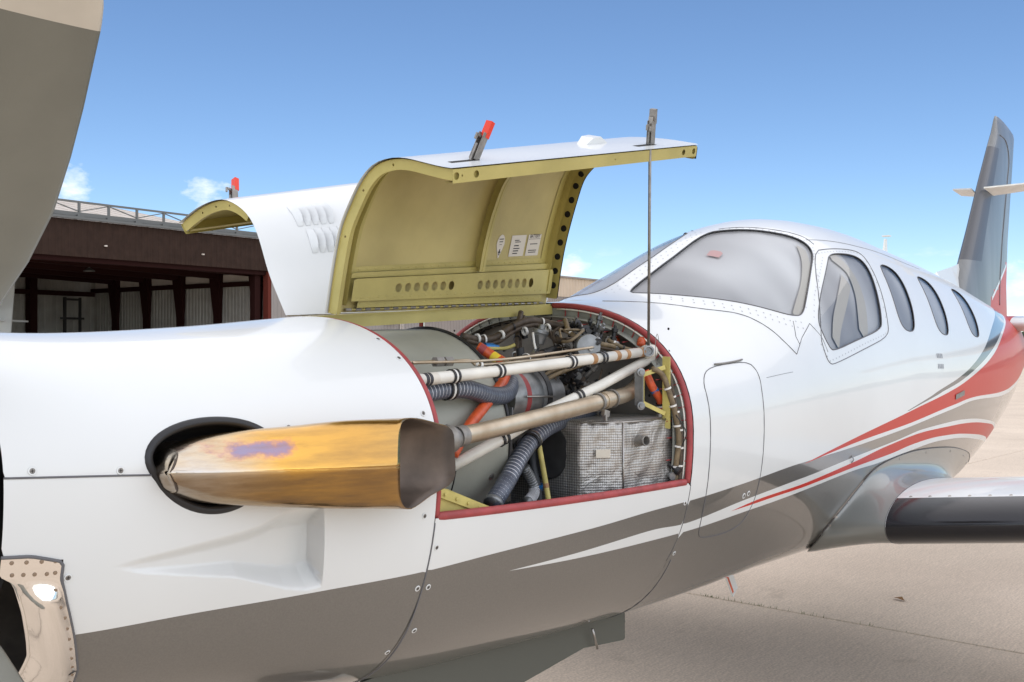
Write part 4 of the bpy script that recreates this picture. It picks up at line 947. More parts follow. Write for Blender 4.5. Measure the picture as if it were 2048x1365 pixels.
# ------------------------------------------------------------------ cowl doors
def build_door(s, Fp, Rp, label):
    Fr = resample(catmull(Fp, 8), 0.01); Rr = resample(catmull(Rp, 8), 0.01)
    def prof(P, v):
        d = np.r_[0, np.cumsum(np.linalg.norm(np.diff(P, axis=0), axis=1))]; d /= d[-1]
        return np.stack([np.interp(v, d, P[:, j]) for j in range(3)], 1)
    NF = 200; vv = np.linspace(0, 1, NF); A = prof(Fr, vv); Bq = prof(Rr, vv)
    # smooth
    for _ in range(6):
        for Q in (A, Bq): Q[1:-1] = (Q[:-2] + 2 * Q[1:-1] + Q[2:]) / 4
    def base(u, v):                      # u = x station in metres, v = 0..1 from hinge to free edge
        w = (u - 1.6) / 1.18
        a = np.stack([np.interp(v, vv, A[:, j]) for j in (1, 2)], 1); b = np.stack([np.interp(v, vv, Bq[:, j]) for j in (1, 2)], 1)
        yz = a * (1 - w[:, None]) + b * w[:, None]
        return np.stack([u, yz[:, 0], yz[:, 1]], 1)
    def nrm(u, v):
        e = 0.006
        du = base(u + .01, v) - base(u - .01, v); dv = base(u, np.clip(v + e, 0, 1)) - base(u, np.clip(v - e, 0, 1))
        N = np.cross(du, dv); N /= np.linalg.norm(N, axis=1)[:, None] + 1e-12
        return N * ORI
    ORI = 1.0
    N0 = nrm(np.array([2.2]), np.array([.95]))[0]
    if N0[2] < 0: ORI = -1.0             # outwards = up at the free edge
    LEN = 0.88                            # mean developed height
    def fn(off):
        def f(u, v):
            vq = np.clip(v / LEN, 0, 1); o = off(u, vq) if callable(off) else off
            o = np.asarray(o); o = o[:, None] if o.ndim else o
            return base(u, vq) + nrm(u, vq) * o
        return f
    def one(u, v, off): return fn(off)(np.array([float(u)]), np.array([float(v) * LEN]))[0]
    full = [(1.592, 0.0), (2.80, 0.0), (2.80, LEN), (1.592, LEN)]
    V2, F = cdt_patch(full, [], [], 0.035)
    door = map_patch('cowl_door', V2, F, fn(0.0), M['white'], plane, eps=2e-3)
    if (one(2.2, .9, .01) - one(2.2, .9, 0))[2] < 0: pass
    door['label'] = label
    inner = [(1.60, 0.0), (2.785, 0.0), (2.785, LEN * .992), (1.60, LEN * .992)]
    V2, F = cdt_patch(inner, [], [], 0.035)
    map_patch('inner_skin', V2, F, fn(-0.004), M['olive_skin'], door, eps=2e-3, flip=True)
    # edge strip closes the skin thickness
    def web(name, path, depth, holes=(), m=M['olive'], cap=None, th=.0016, hr=.010, off0=.004):
        """web standing inwards from the skin along path [(u,v)...]; holes given as fractions of its length"""
        P2 = resample(np.array(path, float) * [1, LEN], .012); L = np.r_[0, np.cumsum([np.linalg.norm(one(*a) - one(*b)) for a, b in zip([(p[0], p[1] / LEN, 0) for p in P2[1:]], [(p[0], p[1] / LEN, 0) for p in P2[:-1]])])]
        tot = L[-1]
        def wf(u, v):
            x = np.interp(u, L, P2[:, 0]); y = np.interp(u, L, P2[:, 1]) / LEN
            return base(x, y) + nrm(x, y) * (-off0 - v)[:, None]
        outer = [(0, 0), (tot, 0), (tot, depth), (0, depth)]
        hl = []
        for h in holes:
            c, rr_, cd = (h if isinstance(h, tuple) else (h, hr, .5)); hl.append(np.array([(c * tot + rr_ * math.cos(a), depth * cd + rr_ * math.sin(a)) for a in np.linspace(0, 2 * math.pi, 15)[:-1]]))
        V2, F = cdt_patch(outer, [(q, .004) for q in hl], [], .014)
        o = map_patch(name, V2, F, wf, m, door, eps=1e-3)
        return o
    E = .997
    nh = [((k + .9) / 18.6, .0125, .52) for k in range(17)]
    web('rear_rib', [(2.780, .03), (2.780, E)], .046, nh)
    web('rear_rib_hole_shade', [(2.788, .03), (2.788, E)], .045, m=M['dark'])  # added dark strip: paints the shade seen through the rib holes
    web('free_edge_backing', [(1.61, .985), (2.78, .985)], .034, m=M['olive'])
    web('rear_rib_inner', [(2.735, .05), (2.735, .97)], .030)
    v0f = .0 if s > 0 else .50
    web('front_rib', [(1.604, v0f), (1.604, E)], .029, [(.30, .004, .5), (.5, .004, .5), (.7, .004, .5)])
    if s > 0: web('front_rib_inner', [(1.655, .03), (1.655, .96)], .016)
    web('free_edge_rib', [(1.60, E), (2.785, E)], .036, [(.012, .010, .5), (.075, .010, .5), (.93, .010, .5), (.984, .010, .5), (.03, .003, .5), (.6, .003, .5)])
    web('middle_rib', [(2.285, .14), (2.285, .985)], .034)
    # cap flanges, parallel to the skin
    def cap(name, u0, u1, v0, v1, off, holes=(), m=M['olive'], h=.02):
        outer = [(u0, v0 * LEN), (u1, v0 * LEN), (u1, v1 * LEN), (u0, v1 * LEN)]
        hl = [np.array([(c[0] + c[2] * math.cos(a), c[1] * LEN + c[2] * math.sin(a)) for a in np.linspace(0, 2 * math.pi, 15)[:-1]]) for c in holes]
        V2, F = cdt_patch(outer, [(q, .005) for q in hl], [], h)
        return map_patch(name, V2, F, fn(-off), m, door, eps=2e-3, flip=True)
    cap('front_rib_cap', 1.604, 1.620, v0f, .985, .032, h=.012)
    cap('front_rib_flange', 1.655, 1.685, .03, .96, .0065, h=.014)
    cap('rear_rib_flange', 2.700, 2.735, .05, .96, .0065, h=.014)
    cap('middle_rib_cap', 2.268, 2.300, .14, .985, .037, h=.012)
    cap('free_edge_cap', 1.604, 2.78, .955, .975, .040, h=.012)
    holes = [(1.865 + .0445 * k, .093, .0150) for k in range(7)] + [(2.295 + .046 * k, .090, .0150) for k in range(8)]
    cap('hinge_beam', 1.66, 2.765, .048, .135, .030, holes)
    cap('hinge_beam_flange', 1.66, 2.735, .155, .175, .0065, h=.014)
    cap('hinge_beam_web', 1.66, 2.765, .135, .155, .018, h=.014)
    cap('hinge_leaf', 1.70, 2.72, .020, .046, .020, h=.014)
    # rivets on the inside
    V = []; F = []
    def riv(u, v, off, r=.0042):
        a = one(u, v, -off); nn = (one(u, v, -off - .01) - a) * 100; q = Vector(nn).to_track_quat('Z', 'Y').to_matrix(); b = len(V)
        for k in range(6): V.append(Vector(a) + q @ Vector((r * math.cos(k * 1.0472), r * math.sin(k * 1.0472), .0002)))
        V.append(Vector(a) + Vector(nn) * .0028)
        for k in range(6): F.append((b + k, b + (k + 1) % 6, b + 6))
    for u in np.arange(1.70, 2.72, .038): riv(u, .165, .0065); riv(u, .062, .030); riv(u + .012, .034, .020, .0036)
    for v in np.arange(.2, .95, .055): riv(1.670, v, .0065); riv(2.717, v, .0065, .0036)
    tag(mesh_obj('door_rivets', V, F, M['olive'], door, smooth=True), kind='stuff')
    # piano hinge: pin with bright knuckles
    hy = (A[0, 1] + Bq[0, 1]) / 2
    pa = one(1.66, .012, -.012); pb = one(2.76, .012, -.012)
    V, F = [], []
    for k in range(26):
        f0, f1 = k / 26, (k + .55) / 26; v, f = tube_geo(np.array([pa + (pb - pa) * f0, pa + (pb - pa) * f1]), .0048, 8, base=len(V)); V += v; F += f
    tag(mesh_obj('hinge_knuckles', V, F, M['steel'], door, smooth=False), kind='stuff')
    tube('hinge_pin', [pa, pb], .003, M['olive'], door, 8, None, False)
    if s > 0:
        # placards near the hinge beam (flat print)
        def plac(name, pts, off=.0056):
            V = [one(u, v, -off) for u, v in pts]; return mesh_obj(name, V, [tuple(range(len(V)))], M['placard'], door)
        def bars_(name, items, par):
            V = []; F = []
            for (u, v, w, h) in items:
                b = len(V); V += [one(u, v, -.0066), one(u + w, v, -.0066), one(u + w, v + h, -.0066), one(u, v + h, -.0066)]; F.append((b, b + 1, b + 2, b + 3))
            tag(mesh_obj(name, V, F, M['ink'], par), kind='stuff')
        tear = [(2.415 + .024 * math.sin(a) * (1.0 if math.cos(a) > -.3 else .75), .232 + .036 * math.cos(a) if math.cos(a) > 0 else .232 + .052 * math.cos(a)) for a in np.linspace(0, 2 * math.pi, 17)[:-1]]
        tear = [(u if v > .2 else 2.415 + (u - 2.415) * .6, v) for u, v in tear]
        p1 = plac('placard', tear); bars_('print', [(2.402, .250, .026, .003), (2.404, .240, .022, .003), (2.408, .230, .014, .002), (2.412, .192, .006, .022), (2.408, .20, .014, .006)], p1)
        p2 = plac('placard', [(2.478, .185), (2.572, .185), (2.572, .262), (2.478, .262)]); bars_('print', [(2.50, .242, .03, .003), (2.505, .236, .036, .003), (2.502, .222, .030, .004), (2.50, .212, .040, .0035), (2.50, .203, .034, .004), (2.50, .194, .03, .0035)], p2)
        p3 = plac('placard', [(2.586, .185), (2.672, .185), (2.672, .262), (2.586, .262)]); bars_('print', [(2.59, .245, .078, .0012), (2.605, .226, .05, .003), (2.60, .203, .055, .003), (2.602, .196, .05, .003)], p3)
        cu = bpy.data.curves.new('battery', 'FONT'); cu.body = 'BATTERY'; cu.size = .016; cu.align_x = 'CENTER'
        to = bpy.data.objects.new('battery', cu); COL.objects.link(to); bpy.context.view_layer.update()
        me = bpy.data.meshes.new_from_object(to.evaluated_get(bpy.context.evaluated_depsgraph_get())); bpy.data.objects.remove(to)
        for vtx in me.vertices:
            p = one(2.629 + vtx.co.x, .250 + vtx.co.y / LEN, -.0068); vtx.co = p
        me.materials.clear(); me.materials.append(M['ink']); link(bpy.data.objects.new('lettering', me), p3)
        # battery vent fitting on the outside
    # latches on the outside of the free edge
    def latch(u, v, lean, red):
        a = one(u, v, 0.0); n = (one(u, v, .01) - a) * 100; ax = np.array([1.0, 0, 0]); up = n * .9 + ax * lean; up /= np.linalg.norm(up)
        side = np.cross(up, ax); side /= np.linalg.norm(side); fwd = np.cross(side, up)
        R3 = np.stack([fwd, side, up], 1) * .86
        V, F, mi = [], [], []
        def bx(c, sz, k):
            v_, f_ = box_geo(a + R3 @ np.array(c), sz, len(V), R3); V.extend(v_); F.extend(f_); mi.extend([k] * 6)
        for sy in (-.010, .010): bx((0, sy, .045), (.026, .0025, .09), 0)
        bx((.012, 0, .05), (.0025, .02, .10), 0)
        bx((0.008, 0, .105), (.018, .024, .055), 1 if red else 0)
        if not red: bx((-.006, 0, .075), (.004, .019, .06), 2)
        bx((-.020, 0, .075), (.022, .006, .008), 0); bx((-.031, 0, .068), (.006, .006, .020), 0); bx((-.014, 0, .02), (.006, .008, .06), 0)
        o = mesh_obj('latch', V, F, [M['steel_dull'], M['latchred'], M['steel']], door, mi=mi)
        sl = [one(u - .10, v - .004, .0008), one(u + .012, v - .004, .0008), one(u + .012, v + .018, .0008), one(u - .10, v + .018, .0008)]
        mesh_obj('latch_dark_patch', sl, [(0, 1, 2, 3)], M['dark'], door)  # flat dark patch on the skin, running forward from the latch
        return o
    l1 = latch(1.76, .90, .42, True); l1['label'] = 'latch lever with red painted tip'
    latch(2.60, .93, -.10, False)
    # small fairing bump on the skin
    c = one(2.42, .80, .0)
    mb = np.array([one(2.36, .80, 0), one(2.40, .79, .022), one(2.44, .79, .024), one(2.48, .80, 0), one(2.36, .84, 0), one(2.40, .84, .020), one(2.44, .84, .022), one(2.48, .84, 0)])
    mesh_obj('skin_fairing', mb, [(0, 1, 5, 4), (1, 2, 6, 5), (2, 3, 7, 6), (0, 3, 2, 1), (4, 5, 6, 7)], M['white'], door)
    if s < 0:
        # louvred vent
        V2o = np.array([(1.83 + .085 * math.cos(a), .40 * LEN + .098 * math.sin(a)) for a in np.linspace(0, 2 * math.pi, 33)[:-1]])
        for row, v0 in ((0, .33), (1, .455)):
            for k in range(5):
                u = 1.755 + .030 * k + (.012 if row == 0 else -.012); V, F = [], []
                m_ = 7
                for i in range(m_):
                    q = i / (m_ - 1); hgt = .018 * math.sin(math.pi * q) ** .6
                    vv_ = v0 - .055 + .110 * q
                    V += [one(u, vv_, .0008), one(u + .018, vv_, .0008 + hgt), one(u + .0185, vv_, .0008)]
                for i in range(m_ - 1): F += [(3 * i, 3 * i + 3, 3 * i + 4, 3 * i + 1)]
                mesh_obj('louvre', V, F, M['white'], door, smooth=True)
                V = [V[3 * i + 1] for i in range(m_)] + [V[3 * i + 2] for i in range(m_)]
                mesh_obj('louvre_gap', V, [(i, i + 1, m_ + i + 1, m_ + i) for i in range(m_ - 1)], M['dark'], door)
    return door
DF, DR = D['doorF'], D['doorR']
build_door(1, DF, DR, 'open cowl door with its olive primed inside facing out')
SF = [(1.6, .075, 1.835)] + [(1.6, y, z) for _, y, z in D['sdoorF'][1:]]
SR = [(2.78, -y if y < -.02 else .02, z - .03 * min(1, max(0, (z - 1.9) * 4))) for _, y, z in DR]
SR = [(2.78, .02, 1.893), (2.78, .035, 2.03), (2.78, .06, 2.13), (2.78, .10, 2.26), (2.78, .14, 2.335), (2.78, .19, 2.385), (2.78, .26, 2.425), (2.78, .34, 2.44), (2.78, .49, 2.415), (2.78, .63, 2.37)]
build_door(-1, SF, SR, 'open cowl door on the far side, white outside with louvred vent')
rod = tube('hold_open_rod', B['rod'], .0048, M['steel_dull'], plane, 10, None, False)
# ------------------------------------------------------------------ wings and fillets
def foil(s):
    """s in [-1,1]: -1 trailing edge along the lower side, 0 nose, +1 trailing edge along the upper side -> (x/c, z/c)"""
    x = np.abs(s) ** 1.8; t = 0.155
    yt = 5 * t * (0.2969 * np.sqrt(x) - 0.1260 * x - 0.3516 * x**2 + 0.2843 * x**3 - 0.1015 * x**4)
    cam_ = 0.018 * (1 - (2 * x - 0.8) ** 2 / 1.44) - 0.0
    return x, np.sign(s) * yt + cam_ - 0.010
WY0 = 0.745
def wing_pt(y, s):                       # y = distance from the centreline
    c = 1.75 - 0.14 * (y - WY0); x, z = foil(np.asarray(s, float))
    return np.stack([4.35 + 0.012 * (y - WY0) + x * c, np.full_like(x, y), 0.934 + 0.112 * (y - WY0) + z * c], -1)
def build_wing(sd):
    ss = np.unique(np.concatenate([np.linspace(-1, 1, 61), [-.27, .27]])); ys = np.linspace(WY0, 6.3, 22); V = []; F = []; mi = []
    for y in ys:
        V += list(wing_pt(y, ss) * [1, -sd, 1])
    n = len(ss)
    for i in range(len(ys) - 1):
        for k in range(n - 1):
            f = (i * n + k, i * n + k + 1, (i + 1) * n + k + 1, (i + 1) * n + k); F.append(f if sd > 0 else f[::-1]); mi.append(1 if ss[k] < 0 else 0)
    F.append(tuple((len(ys) - 1) * n + k for k in range(n))); mi.append(0)
    w = mesh_obj('wing', V, F, [M['white'], M['grey']], plane, smooth=True, mi=mi)
    # rubber de-icing boot wrapped round the leading edge, 2 mm proud
    sb = np.linspace(-.27, .27, 25); V = []; F = []
    for y in np.linspace(WY0 + .004, 6.2, 30):
        P_ = wing_pt(y, sb); C_ = np.array([4.35 + .25, y, .934 + .112 * (y - WY0)]); d = P_ - C_; d /= np.linalg.norm(d, axis=1)[:, None]
        V += list((P_ + d * .0022) * [1, -sd, 1])
    n = 25
    for i in range(29):
        for k in range(n - 1):
            f = (i * n + k, i * n + k + 1, (i + 1) * n + k + 1, (i + 1) * n + k); F.append(f if sd > 0 else f[::-1])
    bt = mesh_obj('deice_boot', V, F, M['boot'], w, smooth=True)
    for k in range(24):
        y = WY0 + .06 + k * .085; p = wing_pt(y, np.array([.285]))[0] * [1, -sd, 1]
        lathe('boot_screw', [(0, .0075), (.0015, .007), (.002, .0001)], p, (-.55, 0, .83), M['steel'], w, 8)
    return w
WG = [build_wing(s) for s in (1, -1)]
def build_fillet(sd):
    fu = [(4.9, 162), (4.542, 151.4), (4.382, 139.1), (4.37, 132), (4.39, 126.1), (4.515, 116.7), (4.725, 110.6), (5.274, 108.6), (5.992, 111.7), (6.6, 121), (6.95, 133)]
    wv = [-.45, -.20, -.09, -.03, .05, .20, .36, .58, .85, .97, 1.0]
    Q = catmull(uv(fu), 7); S = catmull(np.array([(w, 0) for w in wv]), 7)[:, 0]; S = np.clip(S, -1, 1)
    A = surf(Q[:, 0], Q[:, 1] * KT) + sg * snorm(Q[:, 0], Q[:, 1] * KT) * .004
    Bw = wing_pt(WY0, S) * [1, -1, 1]
    C0 = surf(Q[:, 0], Q[:, 1] * KT + 4); dA = C0 - A; dA /= np.linalg.norm(dA, axis=1)[:, None]
    out = sg * snorm(Q[:, 0], Q[:, 1] * KT)
    gap = np.linalg.norm(A - Bw, axis=1)[:, None]
    T0 = (dA * .75 + out * .12) * gap * 1.1; T1 = np.array([0, -1.0, 0]) * gap * 1.15
    V = []; F = []; m = 15
    for k, s in enumerate(np.linspace(0, 1, m)):
        h = (2*s**3 - 3*s**2 + 1) * A + (s**3 - 2*s**2 + s) * T0 + (-2*s**3 + 3*s**2) * Bw + (s**3 - s**2) * T1
        V += list(h * [1, sd, 1])
    n = len(A)
    for k in range(m - 1):
        for i in range(n - 1): F.append((k * n + i, k * n + i + 1, (k + 1) * n + i + 1, (k + 1) * n + i))
    o = mesh_obj('wing_fillet', V, F, M['fillet'], plane, smooth=True)
    V2, F2 = tube_geo(resample(A * [1, sd, 1], .02), .002, 5); mesh_obj('fillet_sealant', V2, F2, M['seam'], o, smooth=True)
    V2, F2 = tube_geo(resample(Bw * [1, sd, 1], .02), .002, 5); mesh_obj('fillet_sealant', V2, F2, M['seam'], o, smooth=True)
    G = np.array(V).reshape(m, n, 3)
    for j in range(6, n - 4, 5):
        p = G[1, j]; nn = np.cross(G[1, j + 1] - G[1, j - 1], G[2, j] - G[0, j]); nn /= np.linalg.norm(nn)
        if nn[1] * sd > 0: nn = -nn
        lathe('fillet_screw', [(0, .007), (.0012, .0065), (.0016, .0001)], p + nn * .0005, nn, M['steel'], o, 8)
M['fillet'] = mat('grey_fillet_paint', (0.24, 0.25, 0.235), 0.33, metal=0.3, coat=0.5, bump=0.25, bscale=3, bdist=0.015)
for s in (1, -1): build_fillet(s)
# shallow bump under the wing root and belly blade aerial
lathe('underwing_fairing', [(0, .001), (.12, .03), (.30, .045), (.50, .03), (.62, .001)], (4.55, -.72, .845), (1, 0, 0), M['grey'], plane, 16)
bars('belly_aerial', [((4.10, -.10, .70), (4.18, -.10, .585), .008, .060)], M['white'], plane)
bars('belly_aerial', [((4.075, -.10, .70), (4.155, -.10, .588), .009, .014)], M['orange'], plane)
tube('drain_pipe', [(3.02, -.18, .73), (3.04, -.18, .695)], .006, M['steel_dull'], plane, 8, None, False)
tube('drain_pipe', [(2.74, -.23, .74), (2.78, -.225, .66)], .0045, M['steel'], plane, 8, None, False)
# roof aerials
def blade_aerial(x, h, c):
    z = on(x, 0)[2]; V = [(x - c/2, -.008, z - .01), (x + c/2, -.008, z - .01), (x + c/2, .008, z - .01), (x - c/2, .008, z - .01),
                          (x + .0, -.004, z + h), (x + c*.45, -.004, z + h), (x + c*.45, .004, z + h), (x, .004, z + h)]
    mesh_obj('roof_aerial', V, [(0, 1, 5, 4), (2, 3, 7, 6), (1, 2, 6, 5), (3, 0, 4, 7), (4, 5, 6, 7)], M['tube_white'], plane)
blade_aerial(6.68, .15, .09); blade_aerial(7.38, .085, .03)
bars('aerial_cap', [((6.70, 0, 2.475), (6.74, 0, 2.475), .05, .008)], M['tube_white'], plane)
# small stencilled marks and step light on the cabin side (flat print)
for (x, t, w_, h_) in [(5.52, 80.2 + r_ * 1.3, .014, .6) for r_ in range(3)]: pass
V = []; F = []
for c_ in range(4):
    for r_ in range(2):
        for (x0, t0) in ((5.60 + c_ * .030, 77.3 + r_ * 3.6),):
            b = len(V); V += [on(x0, t0, .0012), on(x0 + .016, t0, .0012), on(x0 + .016, t0 + 1.6, .0012), on(x0, t0 + 1.6, .0012)]; F.append((b, b + 1, b + 2, b + 3))
mesh_obj('stencil_marks', V, F, mat('stencil_grey', (0.30, 0.32, 0.34), 0.6), plane)
V = [on(x, t, .004) for x, t in ((5.93, 91.2), (6.13, 90.4), (6.13, 92.0), (5.93, 92.8))]
mesh_obj('step_light', V, [(0, 1, 2, 3)], M['steel_dull'], plane)
Q = [on(4.28, 104.6, .001), on(4.283, 105.6, .010), on(4.288, 106.8, .002)]; tube('static_port', Q, .003, M['rivet'], plane, 8)

# ------------------------------------------------------------------ tail
def fin():
    # (z, leading edge x, trailing edge x)
    st = [(1.95, 8.20, 10.20), (2.30, 8.48, 10.17), (2.7, 8.83, 10.22), (3.1, 9.16, 10.33), (3.5, 9.51, 10.44), (3.70, 9.70, 10.49), (3.735, 9.74, 10.46)]
    ss = np.linspace(-1, 1, 41); V = []; F = []; mi = []
    zs = np.concatenate([np.linspace(1.95, 3.70, 26), [3.735]]); A = np.array(st)
    for z in zs:
        le, te = np.interp(z, A[:, 0], A[:, 1]), np.interp(z, A[:, 0], A[:, 2]); c = te - le
        x = np.abs(ss) ** 1.7; yt = 5 * .10 * (0.2969 * np.sqrt(x) - 0.1260 * x - 0.3516 * x**2 + 0.2843 * x**3 - 0.1015 * x**4) * (1.0 if z < 3.7 else .55)
        for a, b in zip(x, np.sign(ss) * yt): V.append((le + a * c, -b * c, z + (0.06 * (1 - a) if z >= 3.7 else 0)))
    n = len(ss)
    for i in range(len(zs) - 1):
        for k in range(n - 1):
            F.append((i * n + k, i * n + k + 1, (i + 1) * n + k + 1, (i + 1) * n + k))
            z = (zs[i] + zs[i + 1]) / 2; xf = (abs((ss[k] + ss[k + 1]) / 2)) ** 1.7
            le, te = np.interp(z, A[:, 0], A[:, 1]), np.interp(z, A[:, 0], A[:, 2]); xx = le + xf * (te - le)
            lim = 2.13 + (xx - 9.25) * .40                      # red lower rear corner
            k_ = 0
            if xf < .20 and 2.46 < z < 3.52: k_ = 1
            if z < lim and xx > 9.2: k_ = 2
            mi.append(k_)
    F.append(tuple((len(zs) - 1) * n + k for k in range(n))); mi.append(0)
    f = mesh_obj('fin', V, F, [M['fin_grey'], M['dgrey_s'], M['red']], plane, smooth=True, mi=mi)
    # rudder gap line and white pinstripe
    for sd in (1, -1):
        def fp(xf, z, o=.002):
            le, te = np.interp(z, A[:, 0], A[:, 1]), np.interp(z, A[:, 0], A[:, 2]); c = te - le
            y = 5 * .10 * (0.2969 * math.sqrt(xf) - 0.1260 * xf - 0.3516 * xf**2 + 0.2843 * xf**3 - 0.1015 * xf**4) * c
            return (le + xf * c, -sd * (y + o), z)
        tube('rudder_gap', [fp(.72, z, 0) for z in np.linspace(2.1, 3.42, 12)] + [fp(.62, 3.52, 0), fp(.4, 3.60, 0), fp(.15, 3.62, 0)], .006, M['seam'], f, 6, .03)
        P_ = []
        for z in np.linspace(2.14, 2.52, 12):
            le, te = np.interp(z, A[:, 0], A[:, 1]), np.interp(z, A[:, 0], A[:, 2]); xx = 9.25 + (z - 2.13) / .40; xf = (xx - le) / (te - le)
            if .02 < xf < .99: P_.append(fp(xf, z, .001))
        V = []; F = []
        for p in P_: V += [(p[0], p[1] , p[2] - .012), (p[0], p[1], p[2] + .022)]
        for i in range(len(P_) - 1): F.append((2*i, 2*i+2, 2*i+3, 2*i+1))
        mesh_obj('pinstripe', V, F, M['white'], f)
    return f
M['fin_grey'] = mat('fin_grey_paint', (0.19, 0.195, 0.19), 0.38, metal=0.3, coat=0.3, var=0.35, vscale=2.0, stretch=(2.2, 1, .15))
M['dgrey_s'] = mat('fin_boot_rubber', (0.06, 0.062, 0.068), 0.4, coat=0.2)
fn_ = fin()
# dorsal fillet
V = [(7.55, 0, 2.20), (7.9, 0, 2.30), (8.3, 0, 2.36), (8.52, 0, 2.40), (8.56, -.015, 2.25), (8.5, -.06, 2.05), (7.9, -.10, 2.13), (7.55, -.03, 2.18), (8.56, .015, 2.25), (8.5, .06, 2.05), (7.9, .10, 2.13), (7.55, .03, 2.18)]
mesh_obj('dorsal_fillet', V, [(0, 7, 6, 1), (1, 6, 5, 2), (2, 5, 4, 3), (0, 1, 10, 11), (1, 2, 9, 10), (2, 3, 8, 9)], M['white'], plane)
# V-shaped navigation aerials on the fin
for sd in (1, -1):
    V = []
    for o in (0, .012): V += [(9.12, -.05 * sd, 3.07 + o), (9.42, -.06 * sd, 3.04 + o), (9.72, -.28 * sd, 3.10 + o), (9.50, -.30 * sd, 3.13 + o)]
    mesh_obj('navigation_aerial', V, [(0, 1, 2, 3), (7, 6, 5, 4), (0, 4, 5, 1), (1, 5, 6, 2), (2, 6, 7, 3), (3, 7, 4, 0)], M['tube_white'], fn_)
def stab(sd):
    ss = np.linspace(-1, 1, 33); V = []; F = []; mi = []; ys = [0, .12, .26, .5, .9, 1.4, 1.9, 2.4]
    for y in ys:
        le = 9.05 + .16 * y; te = 10.30 - .06 * y; c = te - le; x = np.abs(ss) ** 1.7
        yt = 5 * .11 * (0.2969 * np.sqrt(x) - 0.1260 * x - 0.3516 * x**2 + 0.2843 * x**3 - 0.1015 * x**4) * np.sign(ss)
        V += [(le + a * c, -sd * y, 1.93 + b * c) for a, b in zip(x, yt)]
    n = len(ss)
    for i in range(len(ys) - 1):
        for k in range(n - 1):
            f = (i * n + k, i * n + k + 1, (i + 1) * n + k + 1, (i + 1) * n + k); F.append(f if sd > 0 else f[::-1])
            mi.append(1 if i < 2 else (2 if abs(ss[k] + 1/32) < .26 and i > 2 else 0))
    F.append(tuple((len(ys) - 1) * n + k for k in range(n))); mi.append(0)
    mesh_obj('tailplane', V, F, [M['white'], M['red'], M['boot']], plane, smooth=True, mi=mi)
for s in (1, -1): stab(s)

# ------------------------------------------------------------------ propeller
HUB = np.array([0.40, 0, 1.50])
lathe('spinner', [(-.40, .002), (-.37, .06), (-.30, .115), (-.18, .19), (-.02, .255), (.08, .285), (.085, .295), (.10, .295), (.101, .28)], HUB, (1, 0, 0), M['polish'], plane, 40)
lathe('spinner_backplate', [(0, .24), (0, .322), (.004, .328), (.042, .328), (.046, .322), (.046, .24)], (.502, 0, 1.48), (1, 0, 0), M['dgrey'], plane, 48)
def prop_blade(ang):
    """ang = degrees from straight up towards port; blades feathered"""
    rs = [.12, .18, .26, .36, .46, .56, .68, .80, .90, 1.045, 1.0451, 1.06, 1.085, 1.12, 1.15, 1.158]
    te = [.04, .06, .10, .14, .160, .174, .176, .160, .142, .111, .111, .107, .099, .084, .055, .02]
    le = [-.04, -.05, -.07, -.09, -.105, -.115, -.12, -.12, -.12, -.12, -.12, -.115, -.105, -.09, -.06, -.02]
    th = [.07, .06, .05, .042, .036, .030, .025, .021, .018, .015, .015, .013, .011, .009, .007, .004]
    a = R(ang); rad = np.array([0, -math.sin(a), math.cos(a)]); tan_ = np.array([0, -math.cos(a), -math.sin(a)])
    V = []; F = []; mi = []; K = 20
    for r, t1, l1, h in zip(rs, te, le, th):
        tw = R(2 * (.75 - r)); 
        for k in range(K):
            q = 2 * math.pi * k / K; u = (t1 + l1) / 2 + (t1 - l1) / 2 * math.cos(q); w = h / 2 * math.sin(q) * (1 - .35 * math.cos(q))
            x = u * math.cos(tw) - w * math.sin(tw); y = u * math.sin(tw) + w * math.cos(tw)
            V.append(HUB + np.array([x, 0, 0]) + rad * r + tan_ * y)
    for i in range(len(rs) - 1):
        for k in range(K): F.append((i * K + k, i * K + (k + 1) % K, (i + 1) * K + (k + 1) % K, (i + 1) * K + k)); mi.append(1 if i >= 10 else 0)
    F.append(tuple((len(rs) - 1) * K + k for k in range(K))); mi.append(1)
    return mesh_obj('propeller_blade', V, F, [M['blade'], M['blade_tip']], plane, smooth=True, mi=mi)
for k in range(4): prop_blade(44 + 90 * k)

M['geardoor'] = mat('gear_door_grey', (0.085, 0.088, 0.072), 0.5)
# ------------------------------------------------------------------ landing gear
def wheel(c, r, w, par):
    lathe('tyre', [(-w/2, r * .62), (-w/2, r * .88), (-w * .3, r * .98), (0, r), (w * .3, r * .98), (w/2, r * .88), (w/2, r * .62)], c, (0, 1, 0), M['black'], par, 28)
    lathe('rim', [(-w * .42, .02), (-w * .42, r * .45), (-w * .35, r * .62), (w * .35, r * .62), (w * .42, r * .45), (w * .42, .02)], c, (0, 1, 0), M['alu'], par, 24)
ng = tube('nose_gear_leg', [(2.05, 0, .95), (1.95, 0, .5), (1.9, 0, .33)], .032, M['tube_white'], plane, 14, None, False)
bars('fork', [((1.9, -.09, .36), (1.86, -.09, .19), .02, .04), ((1.9, .09, .36), (1.86, .09, .19), .02, .04), ((1.9, -.1, .36), (1.9, .1, .36), .03, .03)], M['tube_white'], ng)
wheel((1.86, 0, .19), .19, .13, ng)
lathe('taxi_lamp', [(0, .02), (.03, .05), (.06, .055), (.065, .05), (.07, .001)], (1.80, -.13, .80), (-1, -.2, 0), M['crystal'], plane, 18)
for s in (1, -1):
    mg = tube('main_gear_leg', [(5.55, 1.85 * s, 1.05), (5.6, 1.88 * s, .6), (5.62, 1.9 * s, .25)], .04, M['tube_white'], plane, 14, None, False)
    wheel((5.62, 1.98 * s, .22), .22, .17, mg)
